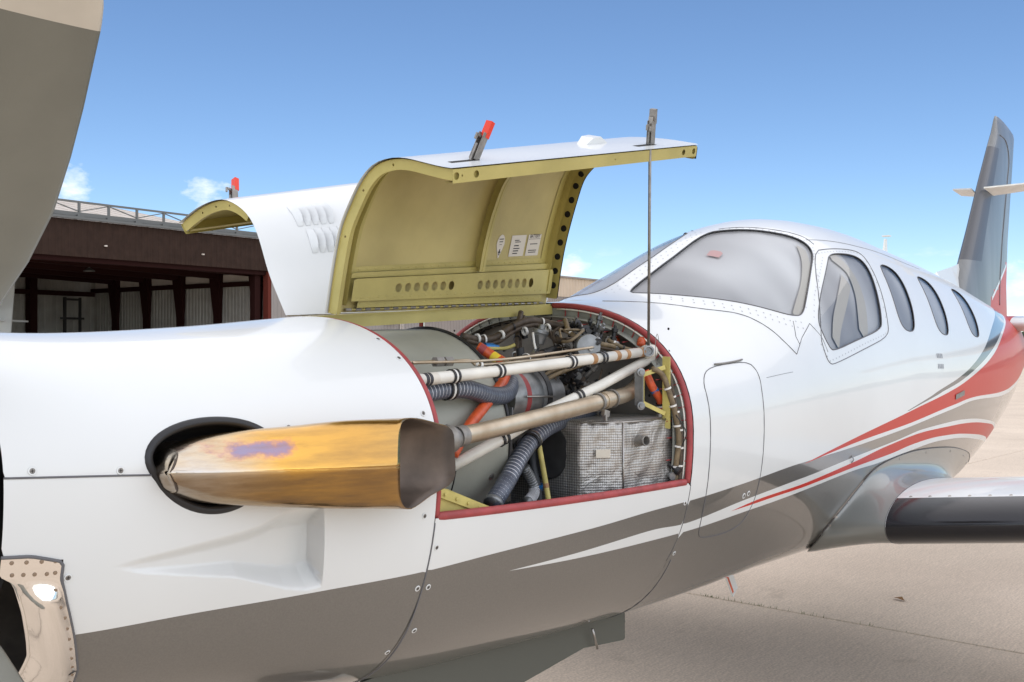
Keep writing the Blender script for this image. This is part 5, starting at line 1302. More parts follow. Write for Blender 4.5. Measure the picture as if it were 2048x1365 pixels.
for s in (1, -1):
    V = []; th = .012
    prof = [(1.62, .80, .55), (2.114, .80, .62), (2.721, .765, .672), (2.99, .745, .641), (3.003, .745, .645)]
    for x, z1, z0 in prof:
        for o in (-th/2, th/2): V += [(x, -s * (.200 + o), z0), (x, -s * (.200 + o), z1 + .03)]
    F = []
    for i in range(len(prof) - 1):
        b = i * 4; F += [(b, b + 4, b + 5, b + 1), (b + 2, b + 3, b + 7, b + 6), (b, b + 2, b + 6, b + 4), (b + 1, b + 5, b + 7, b + 3)]
    F += [(0, 1, 3, 2), (16, 18, 19, 17)]
    mesh_obj('nose_gear_door', V, F, M['geardoor'], plane)

# ------------------------------------------------------------------ engine bay
lathe('inlet_plenum', [(-.55, .30), (-.5, .335), (-.02, .345), (0, .345), (.004, .335), (.004, .20)], (2.10, -.0, 1.455), (1, 0, 0), M['plenum'], plane, 64)
Qr = [(2.10, .348 * math.cos(a), 1.455 + .348 * math.sin(a)) for a in np.linspace(0, 2 * math.pi, 48)[:-1]]
tube('plenum_edge_strip', Qr, .006, M['black'], plane, 8, .02, True, True)
Qr = [(1.86, .340 * math.cos(a), 1.455 + .340 * math.sin(a)) for a in np.linspace(R(180), R(250), 16)]
tube('plenum_seam', Qr, .003, M['dark'], plane, 6, .02)
boxes('plenum_hatch', [((1.98, -.245, 1.225), (.09, .01, .03), np.array([[1, 0, 0], [0, .7, .7], [0, -.7, .7]]))], M['dark'], plane)
for p in ((2.03, -.325, 1.36), (1.97, -.20, 1.19)): lathe('plenum_fastener', [(0, .012), (.006, .012), (.010, .006), (.010, .0001)], p, (0.1, -.9, -.4), M['steel'], plane, 10)
lathe('engine_core', [(0, .19), (.05, .22), (.08, .22), (.09, .18), (.22, .17), (.24, .20), (.27, .20), (.28, .15), (.45, .14), (.5, .17), (.60, .17)], (2.11, 0, 1.45), (1, 0, 0), M['steel_dull'], plane, 36)
# engine mount truss, ivory painted
UP = tube('engine_mount_tube', B['mount_upper'], .0165, M['tube_white'], plane, 18, .01, False)
LOW = tube('engine_mount_tube', B['mount_lower'], .0170, M['tube_white'], plane, 18, .01, False)
tube('mount_fitting', B['mount_stub'], .0235, M['tube_white'], plane, 18, None, False)
lathe('mount_bore', [(-.004, .0185), (.012, .019), (.0122, .0135), (.004, .012), (.003, .001)], np.array(B['mount_stub'][0]) + [-.006, -.012, .002], (-.75, -.65, .05), M['alu'], plane, 18)
for s in (-1,):
    pass
for pts in (B['mount_upper'], B['mount_lower']):
    tube('engine_mount_tube', [(a, -b, c) for a, b, c in pts], .0165, M['tube_white'], plane, 14, None, False)
def ring_on(path, f, w, r, m, par, name='clamp'):
    P_ = np.array(path, float); d = np.r_[0, np.cumsum(np.linalg.norm(np.diff(P_, axis=0), axis=1))]; L = d[-1]
    at = lambda s: np.array([np.interp(s, d, P_[:, j]) for j in range(3)])
    c = at(f * L); ax = at(min(f * L + .01, L)) - at(max(f * L - .01, 0))
    return lathe(name, [(-w/2, r * .9), (-w/2, r), (w/2, r), (w/2, r * .9)], c, ax, m, par, 20)
for f in (.13, .30, .60): 
    for df in (-.008, .008): ring_on(B['mount_upper'], f + df, .008, .0205, M['black'], UP)
    ring_on(B['mount_upper'], f, .007, .0195, M['nylon'], UP)
for df in (-.008, .008): ring_on(B['mount_upper'], .745 + df, .008, .0205, M['black'], UP)
for f, w in ((.70, .022), (.815, .022), (.865, .020), (.945, .024)): ring_on(B['mount_upper'], f, w, .0173, M['brownband'], UP, 'tape_band')
ring_on(B['mount_upper'], .048, .05, .0172, M['placard'], UP, 'identification_label')
for f in (.030, .042): ring_on(B['mount_upper'], f, .012, .0174, M['ink'], UP, 'label_print')
for f in (.42, .775):
    for df in (-.009, .009): ring_on(B['mount_lower'], f + df, .009, .021, M['black'], LOW)
# bleed-air pipe
BL = tube('bleed_air_pipe', B['bleed'], .0255, M['bronze'], plane, 22, .008)
ring_on(B['bleed'], .0, .03, .029, M['steel_dull'], BL, 'pipe_flange')
ring_on(B['bleed'], .645, .012, .030, M['steel_dull'], BL, 'band_clamp'); ring_on(B['bleed'], .685, .030, .0285, M['bronze'], BL, 'band_clamp'); ring_on(B['bleed'], .725, .010, .0305, M['steel_dull'], BL, 'band_clamp')
bars('clamp_bolt', [((2.42, -.475, 1.535), (2.45, -.475, 1.528), .012, .02), ((2.425, -.48, 1.527), (2.425, -.48, 1.508), .010, .010)], M['steel'], BL)
bx = B['bracket']
V, F = [], []
for p in (bx[5], bx[6]): pass
lathe('flange_ear', [(0, .014), (.010, .014), (.011, .008), (.016, .008), (.016, .0001)], bx[5], (-.6, -.8, 0), M['alu'], BL, 14)
lathe('flange_ear', [(0, .014), (.010, .014), (.011, .008), (.016, .008), (.016, .0001)], bx[6], (-.6, -.8, 0), M['alu'], BL, 14)
bars('flange_plate', [(np.array(bx[5]) + [0.004, .006, 0], np.array(bx[6]) + [.004, .006, 0], .008, .03)], M['alu'], BL)
bars('pipe_bracket', [(np.array(bx[5]) + [.012, 0, -.012], np.array(bx[6]) + [.012, 0, .012], .004, .016), (np.array(bx[5]) + [.012, 0, -.010], bx[1], .004, .014), (np.array(bx[6]) + [.012, 0, .010], bx[3], .004, .014),
                      (np.array(bx[1]) + [.01, 0, .035], np.array(bx[3]) + [.01, 0, -.05], .004, .028)], M['yellow'], plane)
# hoses
hose('air_hose', B['hose_upper'], .0265, .0145, plane)
ring_on(B['hose_upper'], .20, .007, .0305, M['black'], plane, 'hose_clamp'); ring_on(B['hose_upper'], .218, .008, .0295, M['nylon'], plane, 'hose_clamp'); ring_on(B['hose_upper'], .236, .007, .0305, M['black'], plane, 'hose_clamp')
hose('air_hose', B['hose_lower'], .0265, .0145, plane)
ring_on(B['hose_lower'], .365, .010, .031, M['black'], plane, 'hose_clamp'); ring_on(B['hose_lower'], .385, .006, .032, M['steel'], plane, 'hose_clamp')
tube('hose_cuff', B['hose_lower'][:2], .0275, M['hose'], plane, 18, None, False)
tube('hose_cuff', [B['hose_lower'][0], np.array(B['hose_lower'][0]) + (np.array(B['hose_lower'][1]) - np.array(B['hose_lower'][0])) * .12], .0285, M['alu'], plane, 18, None, False)
hose('air_hose', B['hose_small'], .0175, .010, plane, m=M['alu'], wire=M['hose_wire'])
hose('air_hose', B['hose_back'], .022, .010, plane)
tube('rubber_hose', B['hose_black'], .0125, mat('charcoal_hose', (0.045, 0.05, 0.055), .5), plane, 14)
lathe('hose_fitting', [(-.012, .013), (-.012, .017), (.012, .017), (.012, .013)], B['hose_black'][2], (.1, .2, -1), M['blue'], plane, 12)
og = tube('fire_sleeve_hose', B['orange_left'], .0165, M['orange'], plane, 16)
ring_on(B['orange_left'], .12, .026, .0170, M['tapeyel'], og, 'tape_band'); ring_on(B['orange_left'], .03, .02, .0172, M['redsil'] if 'redsil' in M else M['seal'], og, 'tape_band'); ring_on(B['orange_left'], .20, .02, .0168, M['brown_l'], og, 'tape_band')
o2 = tube('fire_sleeve_hose', B['orange_right'], .0140, M['orange'], plane, 16)
ring_on(B['orange_right'], .42, .010, .0152, M['blue'], o2, 'tie'); ring_on(B['orange_right'], .74, .007, .0160, M['black'], o2, 'clamp'); ring_on(B['orange_right'], .77, .008, .0158, M['nylon'], o2, 'clamp'); ring_on(B['orange_right'], .93, .005, .0150, M['nylon'], o2, 'tie')
yp = tube('drain_pipe', B['yellow_pipe'], .0085, M['yellow'], plane, 14); ring_on(B['yellow_pipe'], .72, .014, .0092, M['brownband'], yp, 'tape_band')
fl = tube('fuel_line', B['fuel_line'], .0048, M['bronze'], plane, 12)
tube('fuel_line', [(1.63, -.38, 1.703), (2.0, -.39, 1.707), (2.45, -.42, 1.742)], .0040, M['bronze'], plane, 10)
for f in (.155, .205): 
    P_ = np.array(B['fuel_line']); c = P_[0] + (P_[2] - P_[0]) * (f / .23)
    lathe('hex_fitting', [(-.018, .006), (-.018, .0145), (.012, .0145), (.018, .006)], c, (1, 0, 0), M['steel_dull'], fl, 6)
lathe('hex_fitting', [(-.006, .006), (-.006, .0095), (.006, .0095), (.006, .006)], P_[0] + (P_[2] - P_[0]) * (.18 / .23), (1, 0, 0), M['bronze'], fl, 6)
ring_on(B['fuel_line'], .325, .008, .010, M['nylon'], fl); ring_on(B['fuel_line'], .345, .008, .010, M['nylon'], fl)
ring_on(B['fuel_line'], .86, .008, .008, M['black'], fl)
# wiring looms
for i, k in enumerate(('harness1', 'harness2', 'harness3', 'harness4', 'harness5', 'harness6', 'harness7')):
    r0 = (.0125, .0115, .0085, .010, .013, .006, .007)[i]
    lm = tube('wiring_loom', B[k], r0, M['brown_l'] if k in ('harness3', 'harness6', 'harness7') else M['brown'], plane, 12)
    P_ = np.array(B[k]); tube('wiring_loom', P_ + [0.012, -.004, -.014], r0 * .7, M['brown'], plane, 10)
    if k == 'harness5': tube('loom_boot', P_[:2] * .6 + P_[1:3] * .4, .016, M['black'], lm, 12, None, False)
    for f in (.22, .5, .8): ring_on(B[k], f, .006, r0 * 1.25, M['nylon'] if f != .5 else M['black'], lm, 'tie')
for k, r0 in (('loom_right', .0095), ('loom_right2', .0070), ('cable_loop', .0018), ('green_line', .006), ('tan_line', .0065), ('tan_line2', .0065), ('duct_elbow', .020)):
    lm = tube('wiring_loom' if 'loom' in k else ('vent_duct' if 'duct' in k else 'flexible_line'), B[k], r0, {'loom_right': M['brown_l'], 'loom_right2': M['brown'], 'cable_loop': M['black'], 'green_line': M['yellow'], 'tan_line': M['brown_l'], 'tan_line2': M['brown_l'], 'duct_elbow': M['steel_dull']}[k], plane, 12)
    if 'loom' in k:
        for f in (.22, .36, .52, .68, .84): ring_on(B[k], f, .006, r0 * 1.35, M['nylon'], lm, 'tie'); 
for (c, d, r, L) in [((2.79, -.30, 1.765), (-1, -.3, .2), .014, .035), ((2.79, -.405, 1.762), (-1, -.4, .1), .015, .04)]:
    e = Vector(d).normalized(); tube('red_elbow', [Vector(c), Vector(c) + e * L * .6, Vector(c) + e * L + Vector((0, 0, -.02))], r, M['orange'], plane, 14)
for (c, d) in [((2.33, -.09, 1.742), (1, -.5, -.1)), ((2.50, -.10, 1.80), (.2, -.2, -1)), ((2.35, -.20, 1.72), (.1, -.1, -1))]:
    lathe('loom_connector', [(-.02, .008), (-.02, .014), (.01, .014), (.012, .012), (.03, .010)], c, d, M['blue'] if c[0] < 2.34 and c[1] > -.1 else M['black'], plane, 12)
# accessories behind the truss
acc = lathe('starter_generator', [(-.02, .02), (-.02, .085), (.01, .092), (.03, .092), (.035, .080), (.13, .080), (.135, .095), (.15, .095), (.155, .07), (.26, .065), (.27, .02)], (2.19, -.235, 1.585), (1, -.05, 0), M['alu'], plane, 36,
            mi=[0, 0, 0, 0, 0, 0, 0, 0, 0, 0, 0])
for dx, rr, m_ in ((.052, .0835, M['seal']), (.14, .098, M['black'])): lathe('band', [(-.011, rr * .96), (-.011, rr), (.011, rr), (.011, rr * .96)], (2.19 + dx, -.235 - dx * .05, 1.585), (1, -.05, 0), m_, acc, 36)
tube('tie_rod', [(2.20, -.335, 1.59), (2.33, -.345, 1.585)], .003, M['steel'], acc, 8, None, False)
lathe('oil_filler', [(0, .02), (0, .06), (.03, .068), (.05, .055), (.05, .001)], (2.13, -.20, 1.60), (-1, -.25, 0), M['yellow'], plane, 24)
gz = lathe('pressure_switch', [(0, .02), (0, .040), (.004, .043), (.028, .043), (.032, .040), (.034, .001)], (2.56, -.32, 1.742), (-.65, -.75, .05), M['alu'], plane, 30)
lathe('terminal', [(0, .007), (.014, .007), (.014, .001)], (2.545, -.345, 1.735), (-.65, -.75, .05), M['steel'], gz, 8)
tube('white_lever', [(2.42, -.20, 1.79), (2.40, -.22, 1.755), (2.40, -.23, 1.72), (2.385, -.24, 1.70)], .004, M['nylon'], plane, 8)
bars('control_bracket', [((2.44, -.20, 1.775), (2.42, -.22, 1.735), .01, .026), ((2.42, -.22, 1.735), (2.36, -.24, 1.705), .01, .024), ((2.36, -.24, 1.705), (2.24, -.24, 1.69), .01, .018)], M['dgrey'], plane)
rnd = random.Random(3)
def fitting(c, d, r, L, m):
    return lathe('accessory_fitting', [(0, .001), (0, r), (L * .25, r), (L * .28, r * .72), (L * .55, r * .72), (L * .6, r * 1.12), (L * .8, r * 1.12), (L * .82, r * .5), (L, r * .5), (L, .001)], c, d, m, plane, 12)
for i in range(78):
    x = rnd.uniform(2.38, 2.70); y = rnd.uniform(-.30, -.14); z = rnd.uniform(1.56, 1.69) if i < 46 else rnd.uniform(1.74, 1.83)
    if i >= 46: x = rnd.uniform(2.58, 2.74); y = rnd.uniform(-.34, -.20)
    fitting((x, y, z), (rnd.uniform(-1, .4), rnd.uniform(-1, 0), rnd.uniform(-1, 1)), rnd.uniform(.007, .017), rnd.uniform(.03, .075), rnd.choice([M['black'], M['dgrey'], M['alu'], M['steel_dull'], M['black'], M['black'], M['brown'], M['steel_dull'], M['dgrey']]))
for i in range(44):
    a = Vector((rnd.uniform(2.38, 2.66), rnd.uniform(-.33, -.2), rnd.uniform(1.55, 1.70) if i < 22 else rnd.uniform(1.73, 1.82))); b = a + Vector((rnd.uniform(-.06, .14), rnd.uniform(-.04, .03), rnd.uniform(-.08, .08))); c = b + Vector((rnd.uniform(-.02, .09), rnd.uniform(-.02, .03), rnd.uniform(-.07, .07)))
    for q in (a, b, c): q.z = min(q.z, 1.80 if q.y < -.22 else 1.825); q.x = min(q.x, 2.74); q.y = max(q.y, -.36)
    tube('control_line', [a, b, c], rnd.choice([.0025, .0035, .005]), rnd.choice([M['black'], M['brown_l'], M['brown'], M['steel_dull'], M['brown']]), plane, 8)
for c, m_ in (((2.09, -.32, 1.50), M['latchred']), ((2.24, -.35, 1.515), M['latchred'])): fitting(c, (.2, -1, .3), .013, .035, m_)
bars('support_strut', [((2.12, -.33, 1.56), (2.12, -.33, 1.47), .006, .022), ((2.30, -.34, 1.55), (2.30, -.34, 1.48), .006, .02)], M['alu'], plane)
for i in range(16):
    a = Vector((rnd.uniform(2.08, 2.35), rnd.uniform(-.25, -.10), rnd.uniform(1.16, 1.52))); fitting(a, (rnd.uniform(-1, 1), -1, rnd.uniform(-1, 1)), rnd.uniform(.01, .022), rnd.uniform(.04, .09), rnd.choice([M['black'], M['dgrey'], M['black'], M['dark']]))
lathe('red_manifold', [(0, .001), (0, .02), (.30, .02), (.30, .001)], (1.85, -.36, 1.24), (1, .06, .0), M['seal'], plane, 14)
tube('safety_wire', [np.array(B['mount_upper'][-1]) + [-.01 + .03 * math.cos(a), -.03 + .01 * math.cos(a), .006 + .052 * math.sin(a)] for a in np.linspace(0, 2 * math.pi, 14)[:-1]], .0012, M['steel_dull'], plane, 5, .01, True, True)
lathe('filter_bowl', [(0, .001), (0, .022), (.03, .024), (.035, .028), (.045, .028), (.05, .012), (.065, .012)], (2.46, -.19, 1.755), (.2, -.2, 1), M['alu'], plane, 20)
for k in range(5): lathe('cable_clamp', [(-.004, .010), (-.004, .0155), (.004, .0155), (.004, .010)], (2.30 + .085 * k, -.06 - .035 * k, 1.772 + .012 * k), (1, -.3, .2), M['nylon'], plane, 12)
# insulated tank
def tank():
    plan = [(2.790, -.540), (2.499, -.500), (2.395, -.405), (2.43, -.10), (2.790, -.10)]
    V = []; F = []; zs = np.linspace(1.19, 1.498, 15); per = []
    for (a, b) in zip(plan[:-1], plan[1:]):
        n = 16; per += [np.array(a) + (np.array(b) - np.array(a)) * k / n for k in range(n)]
    per.append(np.array(plan[-1])); n = len(per); rg = random.Random(5)
    for j, z in enumerate(zs):
        for i, p in enumerate(per):
            edge = (i % 16 == 0)
            w = 0 if edge else .0035 * math.sin(i * 1.3 + j * .9) + .003 * math.sin(i * .47 + j * 2.1 + 1) 
            dent = -.010 * math.exp(-((i - 9) / 3.5) ** 2 - ((j - 5) / 1.3) ** 2) if i < 16 else 0
            q = p + np.array([-.3, -1]) * (w + dent); V.append((q[0], q[1], z))
    for j in range(len(zs) - 1):
        for i in range(n - 1): F.append((j * n + i, j * n + i + 1, (j + 1) * n + i + 1, (j + 1) * n + i))
    b = len(V)
    for i, p in enumerate(per): V.append((p[0] * .9 + 2.62 * .1, p[1] * .9 - .3 * .1, 1.506))
    for i in range(n - 1): F.append(((len(zs) - 1) * n + i, (len(zs) - 1) * n + i + 1, b + i + 1, b + i))
    F.append(tuple(range(b, b + n)))
    o = mesh_obj('insulated_tank', V, F, M['foil'], plane, smooth=True)
    for (a, b) in ((plan[1], plan[1]),):
        tube('blanket_seam', [(a[0], a[1] - .002, 1.19), (a[0], a[1] - .002, 1.50)], .0035, M['steel'], o, 8, None, False)
    tube('blanket_seam', [(plan[0][0], plan[0][1], 1.499), (plan[1][0], plan[1][1], 1.500), (plan[2][0], plan[2][1], 1.499)], .0035, M['steel'], o, 8, None, False)
    d = np.array(plan[2]) - np.array(plan[1]); d /= np.linalg.norm(d); c = (np.array(plan[1]) * .52 + np.array(plan[2]) * .48); nn = np.array([d[1], -d[0]]); nn = nn if nn[1] < 0 else -nn
    V = []
    for sx, z in ((-.024, 1.388), (.024, 1.388), (.024, 1.415), (-.024, 1.415)): q = c + d * sx + nn * .008; V.append((q[0], q[1], z))
    mesh_obj('data_plate', V, [(0, 1, 2, 3)], mat('plate', (0.55, 0.52, 0.45), .35, metal=.6), o)
    lathe('spout', [(0, .021), (.004, .021), (.004, .0175), (.030, .0165), (.034, .0185), (.037, .0175), (.037, .0145), (.01, .0135), (.01, .0001)], (2.575, -.513, 1.437), (-.25, -1, .05), M['steel_dull'], o, 22, mi=[0]*8)
    lathe('cover_disc', [(0, .005), (0, .085), (.006, .09), (.012, .085), (.012, .001)], (2.405, -.27, 1.40), (-1, -.12, 0), M['black2'], o, 36)
    lathe('blanket_nozzle', [(0, .02), (.01, .02), (.012, .001)], (2.75, -.50, 1.505), (0, 0, 1), M['steel'], o, 14)
M['black2'] = mat('graphite_cover', (0.03, 0.03, 0.03), 0.55, var=.3, vscale=30, bump=.05)
tank()
# yellow primed corner gusset and floor shelf
g = B['gusset']
V = [(1.605, -.474, 1.384), (1.66, -.474, 1.374), (1.86, -.484, 1.296), (1.86, -.484, 1.285), (1.605, -.474, 1.285)]
gs = mesh_obj('corner_gusset', V + [(x, y + .01, z) for x, y, z in V], [(0, 4, 3, 2, 1), (5, 6, 7, 8, 9), (0, 1, 6, 5), (1, 2, 7, 6), (2, 3, 8, 7)], M['yellow'], plane)
bars('gusset_rib', [((1.61, -.479, 1.374), (1.85, -.489, 1.287), .004, .024)], M['yellow'], gs)
for k in range(5): lathe('rivet', [(0, .0045), (.002, .004), (.003, .0001)], (1.64 + .045 * k, -.484 - .0018*k, 1.362 - .0163 * k), (0, -1, 0), M['yellow'], gs, 8)
boxes('shelf', [((2.25, -.15, 1.165), (.95, .5, .01))], M['dark'], plane)
lathe('drain_valve', [(0, .008), (.03, .008), (.03, .014), (.045, .014), (.045, .001)], (2.745, -.535, 1.345), (0, -.8, -.5), M['black'], plane, 12)
lathe('drain_valve', [(0, .008), (.02, .010), (.02, .014), (.03, .014), (.03, .001)], (2.75, -.53, 1.31), (-.5, -.8, -.1), M['alu'], plane, 12)
# ------------------------------------------------------------------ ground
def ground():
    V = [(-900, -900, -.012), (1500, -900, -.012), (1500, 1500, -.012), (-900, 1500, -.012)]
    gsh = mesh_obj('ground', V, [(0, 1, 2, 3)], M['joint'], None); tag(gsh, kind='structure')
    gsh['label'] = 'jointed concrete apron'
    # slabs, each with eased edges
    me = bpy.data.meshes.new('slab'); W = 6.35; D_ = 6.1; g = .018; bm = bmesh.new()
    bmesh.ops.create_cube(bm, size=1, matrix=Matrix.Translation((0, 0, -.03)) @ Matrix.Diagonal((W - g, D_ - g, .06, 1)))
    bmesh.ops.bevel(bm, geom=[e for e in bm.edges if all(v.co.z > -.01 for v in e.verts)], offset=.006, segments=1, affect='EDGES')
    bm.to_mesh(me); bm.free(); me.materials.append(M['concrete'])
    a = R(-4.5); c, s = math.cos(a), math.sin(a); ox, oy = 6.39, 2.55
    rg = random.Random(2)
    for i in range(-3, 22):
        for j in range(-3, 6):
            lx, ly = (i + .5) * W, (j + .5) * D_
            o = bpy.data.objects.new('slab', me); COL.objects.link(o); o.parent = gsh
            o.location = (ox + lx * c - ly * s, oy + lx * s + ly * c, rg.uniform(-.0015, .0015)); o.rotation_euler = (0, 0, a)
    # beyond the separately built slabs the apron continues as one sheet
    pl = []
    x0, x1, y0, y1 = -3 * W, 22 * W, -3 * D_, 6 * D_
    far = [(-700, y1, 1200, 1200), (-700, -700, 1200, y0), (-700, y0, x0, y1), (x1, y0, 1200, y1)]
    V = []; F = []
    for (a0, b0, a1, b1) in far:
        k = len(V)
        for lx, ly in ((a0, b0), (a1, b0), (a1, b1), (a0, b1)): V.append((ox + lx * c - ly * s, oy + lx * s + ly * c, -.001))
        F.append((k, k + 1, k + 2, k + 3))
    fa = mesh_obj('far_apron', V, F, M['concrete'], gsh); tag(fa, kind='stuff')
ground()
# weeds in the slab joint
def weeds():
    V = []; F = []; rg = random.Random(4)
    for (y, n) in ((1.05, 26), (.82, 14), (.72, 8), (.35, 10), (.6, 6), (-.25, 5), (-1.0, 5), (-.05, 5)):
        for k in range(n):
            yy = y + rg.gauss(0, .055); x = 6.2 + .0787 * (yy - .155) + rg.gauss(0, .006)
            h = rg.uniform(.008, .03); a = rg.uniform(0, 6.28); l = rg.uniform(.004, .02); w = rg.uniform(.0015, .003); b = len(V)
            V += [(x - w * math.sin(a), yy + w * math.cos(a), 0), (x + w * math.sin(a), yy - w * math.cos(a), 0), (x + l * math.cos(a), yy + l * math.sin(a), h)]; F.append((b, b + 1, b + 2))
    return tag(mesh_obj('weeds', V, F, M['grass'], None), 'small green weeds sprouting from the joint in the concrete', 'weeds', kind='stuff')
weeds()
def leaf():
    V = [(0, 0, .004), (.05, .025, .016), (.10, .0, .006), (.05, -.028, .02), (.05, 0, .008), (-.03, 0, .003)]
    o = mesh_obj('dry_leaf', V, [(0, 4, 1), (1, 4, 2), (2, 4, 3), (3, 4, 0), (5, 0, 1)], M['leaf'], None, smooth=True)
    o.location = (6.95, -.05, .001); o.rotation_euler = (0, 0, 1.1); tag(o, 'curled brown dry leaf lying on the bare concrete', 'leaf')
leaf()

# ------------------------------------------------------------------ hangar
HD = R(2.3)
hx = Matrix.Translation((29.329, 32.968, 0)) @ Matrix.Rotation(HD, 4, 'Z')
def hparent(o, e): o.parent = e; return o
def hangar():
    e = empty('hangar', (29.329, 32.968, 0), HD, 'large open-fronted hangar with dark brown fascia and rooftop railing', 'hangar')
    W0 = -62.0
    corrugated('fascia', (W0, 0), (0.35, 0), 4.86, 6.17, M['hang_brown'], e, .25, .018)
    boxes('fascia_back', [((W0 / 2, .12, 5.5), (-W0, .05, 1.35))], M['hang_red'], e)
    boxes('eave_rail', [((W0 / 2 + .2, -.10, 6.22), (-W0, .16, .09))], M['hang_grey'], e)
    boxes('truss_bottom_chord', [((W0 / 2 + .2, .02, 6.36), (-W0, .14, .14))], M['hang_grey'], e)
    for k in range(50): boxes('chord_bracket', [((-.6 - 1.19 * k, -.06, 6.30), (.26, .12, .08))], M['hang_grey'], e)
    boxes('top_rail', [((W0 / 2 + .2, 0, 6.80), (-W0, .07, .07))], M['hang_grey'], e)
    for k in range(50):
        x = -.6 - 1.19 * k; boxes('rail_post', [((x, 0, 6.59), (.075, .075, .36))], M['hang_grey'], e)
        a, b = ((x, .0, 6.46), (x - 1.19, .0, 6.76)) if k % 2 else ((x, .0, 6.76), (x - 1.19, .0, 6.46))
        bars('rail_brace', [(a, b, .035, .035)], M['hang_grey'], e)
    for k in range(3): boxes('fascia_light', [((-7.9 + 4.35 * k, -.06, 5.32 + .0), (.10, .06, .05))], M['roof'], e)
    # roof
    V = [(W0, .3, 6.20), (.4, .3, 6.20), (.4, 12.9, 8.70), (W0, 12.9, 8.70), (W0, 25, 6.2), (.4, 25, 6.2)]
    mesh_obj('roof', V, [(0, 1, 2, 3), (3, 2, 5, 4)], M['roof'], e)
    for k in range(60):
        boxes('roof_seam', [((.2 - k, 6.6, 7.465), (.05, 12.7, .03), np.array([[1, 0, 0], [0, .981, -.195], [0, .195, .981]]))], M['roof'], e)
    boxes('door_header', [((W0 / 2, .28, 4.80), (-W0, .3, .22))], M['hang_red'], e)
    # side and back walls
    corrugated('side_wall', (.25, 0.2), (.25, 12.8), 0, 5.9, M['hang_wall'], e, .22, .03)
    corrugated('back_wall', (.25, 12.8), (W0, 12.8), 0, 5.9, M['hang_wall'], e, .3, .03)
    boxes('side_wall_upper', [((.20, 6.4, 4.66), (.02, 12.4, .32))], M['roof'], e)
    for z in (4.38, 2.2): boxes('wall_girt', [((.12, 6.5, z), (.12, 12.6, .20))], M['hang_red'], e)
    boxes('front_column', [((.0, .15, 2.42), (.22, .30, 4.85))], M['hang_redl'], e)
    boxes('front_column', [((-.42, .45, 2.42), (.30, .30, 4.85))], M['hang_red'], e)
    for k, dy in enumerate((.95, 3.5, 6.05, 8.5, 10.9)):
        V = []
        for z, w, p_ in ((0, .42, .10), (3.0, .45, .12), (4.4, .60, .25), (5.0, .62, .3)):
            V += [(.2, dy - w / 2, z), (.2 - p_, dy - w / 2, z), (.2 - p_, dy + w / 2, z), (.2, dy + w / 2, z)]
        F = []
        for i in range(3):
            for q in range(3): F.append((i * 4 + q, i * 4 + q + 1, i * 4 + 5 + q, i * 4 + 4 + q))
        mesh_obj('column', V, F, M['hang_red'], e)
        bars('roof_beam', [((.2, dy, 4.9), (W0, dy, 6.4), .25, .5)], M['hang_red'], e)
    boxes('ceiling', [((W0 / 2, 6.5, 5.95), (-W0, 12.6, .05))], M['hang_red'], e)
    for k in range(8): boxes('back_column', [((-3.2 - 6.5 * k, 12.5, 2.6), (.35, .4, 5.2))], M['hang_red'], e)
    boxes('cross_girt', [((-20, 12.4, 4.2), (40, .12, .22))], M['hang_red'], e)
    for x in (-6.2, -10.3): tube('hanging_lamp', [(x, 3.5, 5.2), (x, 3.5, 4.75)], .02, M['hang_grey'], e, 6, None, False); lathe('lamp_shade', [(0, .05), (.12, .22), (.14, .22)], (x, 3.5, 4.78), (0, 0, -1), M['hang_grey'], e, 14)
    # pipes inside by the back corner
    bars('standpipe', [((-1.9, 11.9, 0), (-1.9, 11.9, 4.0), .12, .12), ((-1.1, 11.9, 0), (-1.1, 11.9, 4.0), .10, .10), ((-1.9, 11.9, 3.9), (-1.1, 11.9, 3.9), .10, .10), ((-2.1, 11.9, 3.0), (-.9, 11.9, 3.0), .10, .10)], M['dark'], e)
    return e
hangar()
def neighbour():
    e = empty('hangar_row', (29.329, 32.968, 0), HD, 'long low corrugated building beside the open hangar, taupe below and tan above', 'building')
    corrugated('wall', (.06, -.02), (9.8, -.02), 0, 4.66, M['taupe2'], e, .22, .03)
    corrugated('wall', (10.2, -.02), (34, -.02), 0, 4.64, M['taupe'], e, .25, .03)
    boxes('door_opening', [((10.0, .1, 2.3), (.5, .1, 4.6))], M['hang_redl'], e)
    corrugated('upper_wall', (.38, -.06), (34, -.06), 4.64, 5.80, M['tan'], e, .35, .035)
    boxes('eave_trim', [((17.2, -.10, 5.84), (33.8, .16, .10))], M['taupe'], e)
    mesh_obj('roof', [(.4, -.1, 5.86), (34, -.1, 5.86), (34, 12, 6.4), (.4, 12, 6.4)], [(0, 1, 2, 3)], M['roof'], e)
    mesh_obj('end_wall', [(34, -.05, 0), (34, 12, 0), (34, 12, 6.4), (34, -.05, 5.8)], [(0, 1, 2, 3)], M['taupe'], e)
    boxes('wall_cabinet', [((7.55, -.2, 2.98), (1.0, .25, .34))], M['tube_white'], e)
    for x in (8.3, 8.45): bars('conduit', [((x, -.1, 3.1), (x + .0, -.1, 0), .05, .05)], M['roof'], e)
M['taupe2'] = mat('grey_taupe_cladding', (0.27, 0.245, 0.225), 0.6, var=0.1, vscale=1.0)
neighbour()
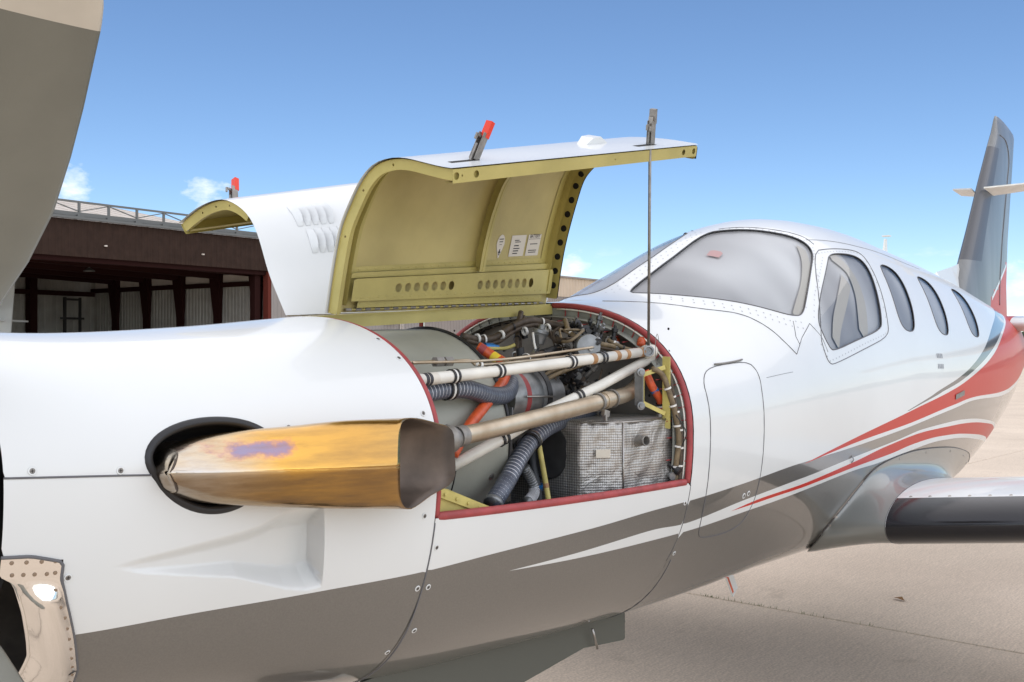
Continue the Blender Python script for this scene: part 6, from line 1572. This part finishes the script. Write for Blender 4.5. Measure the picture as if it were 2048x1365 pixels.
# light aircraft parked inside
def parked_plane():
    e = empty('parked_airplane', (19.6, 41.2, 0), R(-52), 'white high-tailed light airplane parked inside the dark hangar', 'airplane')
    lathe('fuselage', [(0, .06), (.6, .25), (1.4, .5), (2.6, .62), (3.8, .6), (5.2, .42), (7.0, .2), (7.6, .08)], (-5, 0, 1.8), (1, 0, .05), M['white'], e, 20)
    boxes('wing', [((-2.2, 0, 1.6), (1.3, 9.5, .14))], M['white'], e, .05)
    V = []
    for s in (-.05, .05): V += [(1.2, s, 1.9), (2.75, s, 1.9), (2.95, s * .5, 4.4), (2.15, s * .5, 4.4)]
    mesh_obj('fin', V, [(0, 1, 2, 3), (7, 6, 5, 4), (0, 4, 5, 1), (1, 5, 6, 2), (2, 6, 7, 3), (3, 7, 4, 0)], M['white'], e)
    boxes('tailplane', [((2.2, 0, 2.72), (.75, 4.2, .08))], M['white'], e, .03)
    for y in (-1.3, 1.3): tube('gear_leg', [(-2, y * .5, 1.5), (-2, y, .3)], .05, M['white'], e, 8, None, False); lathe('wheel', [(-.08, .05), (-.08, .28), (.08, .28), (.08, .05)], (-2, y, .28), (0, 1, 0), M['black'], e, 16)
    tube('gear_leg', [(-4.4, 0, 1.5), (-4.4, 0, .3)], .04, M['white'], e, 8, None, False)
    lathe('wheel', [(-.06, .04), (-.06, .22), (.06, .22), (.06, .04)], (-4.4, 0, .22), (0, 1, 0), M['black'], e, 14)
parked_plane()
# low cream utility wall far down the apron, and trees on the skyline
def far_things():
    e = empty('utility_block', (66, 3.6, 0), 0, 'low cream concrete block far off at the edge of the apron', 'wall')
    boxes('block', [((0, 0, .55), (1.4, 4.6, 1.1))], M['tube_white'], e, .03); boxes('cap_slab', [((0, 0, 1.17), (1.6, 4.9, .14))], M['roof'], e)
    e = empty('low_shed', (118, 8, 0), 0, 'distant pale low shed on the skyline behind the tail', 'building')
    boxes('wall', [((0, 0, .9), (3, 26, 1.8))], M['tan'], e); boxes('roof', [((0, 0, 1.95), (3.6, 27, .25))], M['roof'], e)
    V = []; F = []; rg = random.Random(8)
    for k in range(1500):
        a = rg.uniform(-math.pi, math.pi); r = rg.uniform(330, 420); cx, cy = r * math.cos(a), r * math.sin(a); h = rg.uniform(2.5, 6.5); w = rg.uniform(5, 14)
        for q in range(5):
            z0 = rg.uniform(0, h * .5); b = len(V); ww = w * rg.uniform(.3, .6); dx, dy = rg.uniform(-w, w), rg.uniform(-w, w); n_ = 7
            pts = []
            for i in range(n_):
                t = i / n_ * 2 * math.pi; rr = rg.uniform(.7, 1.2); pts.append((cx + dx + ww * rr * math.cos(t) * -math.sin(a), cy + dy + ww * rr * math.cos(t) * math.cos(a), max(0, z0 + h * .5 * (1 + rr * math.sin(t)) * .7)))
            V += pts; F.append(tuple(range(b, b + n_)))
    tag(mesh_obj('tree_line', V, F, M['tree'], None), 'dark far-off line of trees on the horizon', 'trees', kind='stuff')
far_things()
bpy.context.view_layer.update()
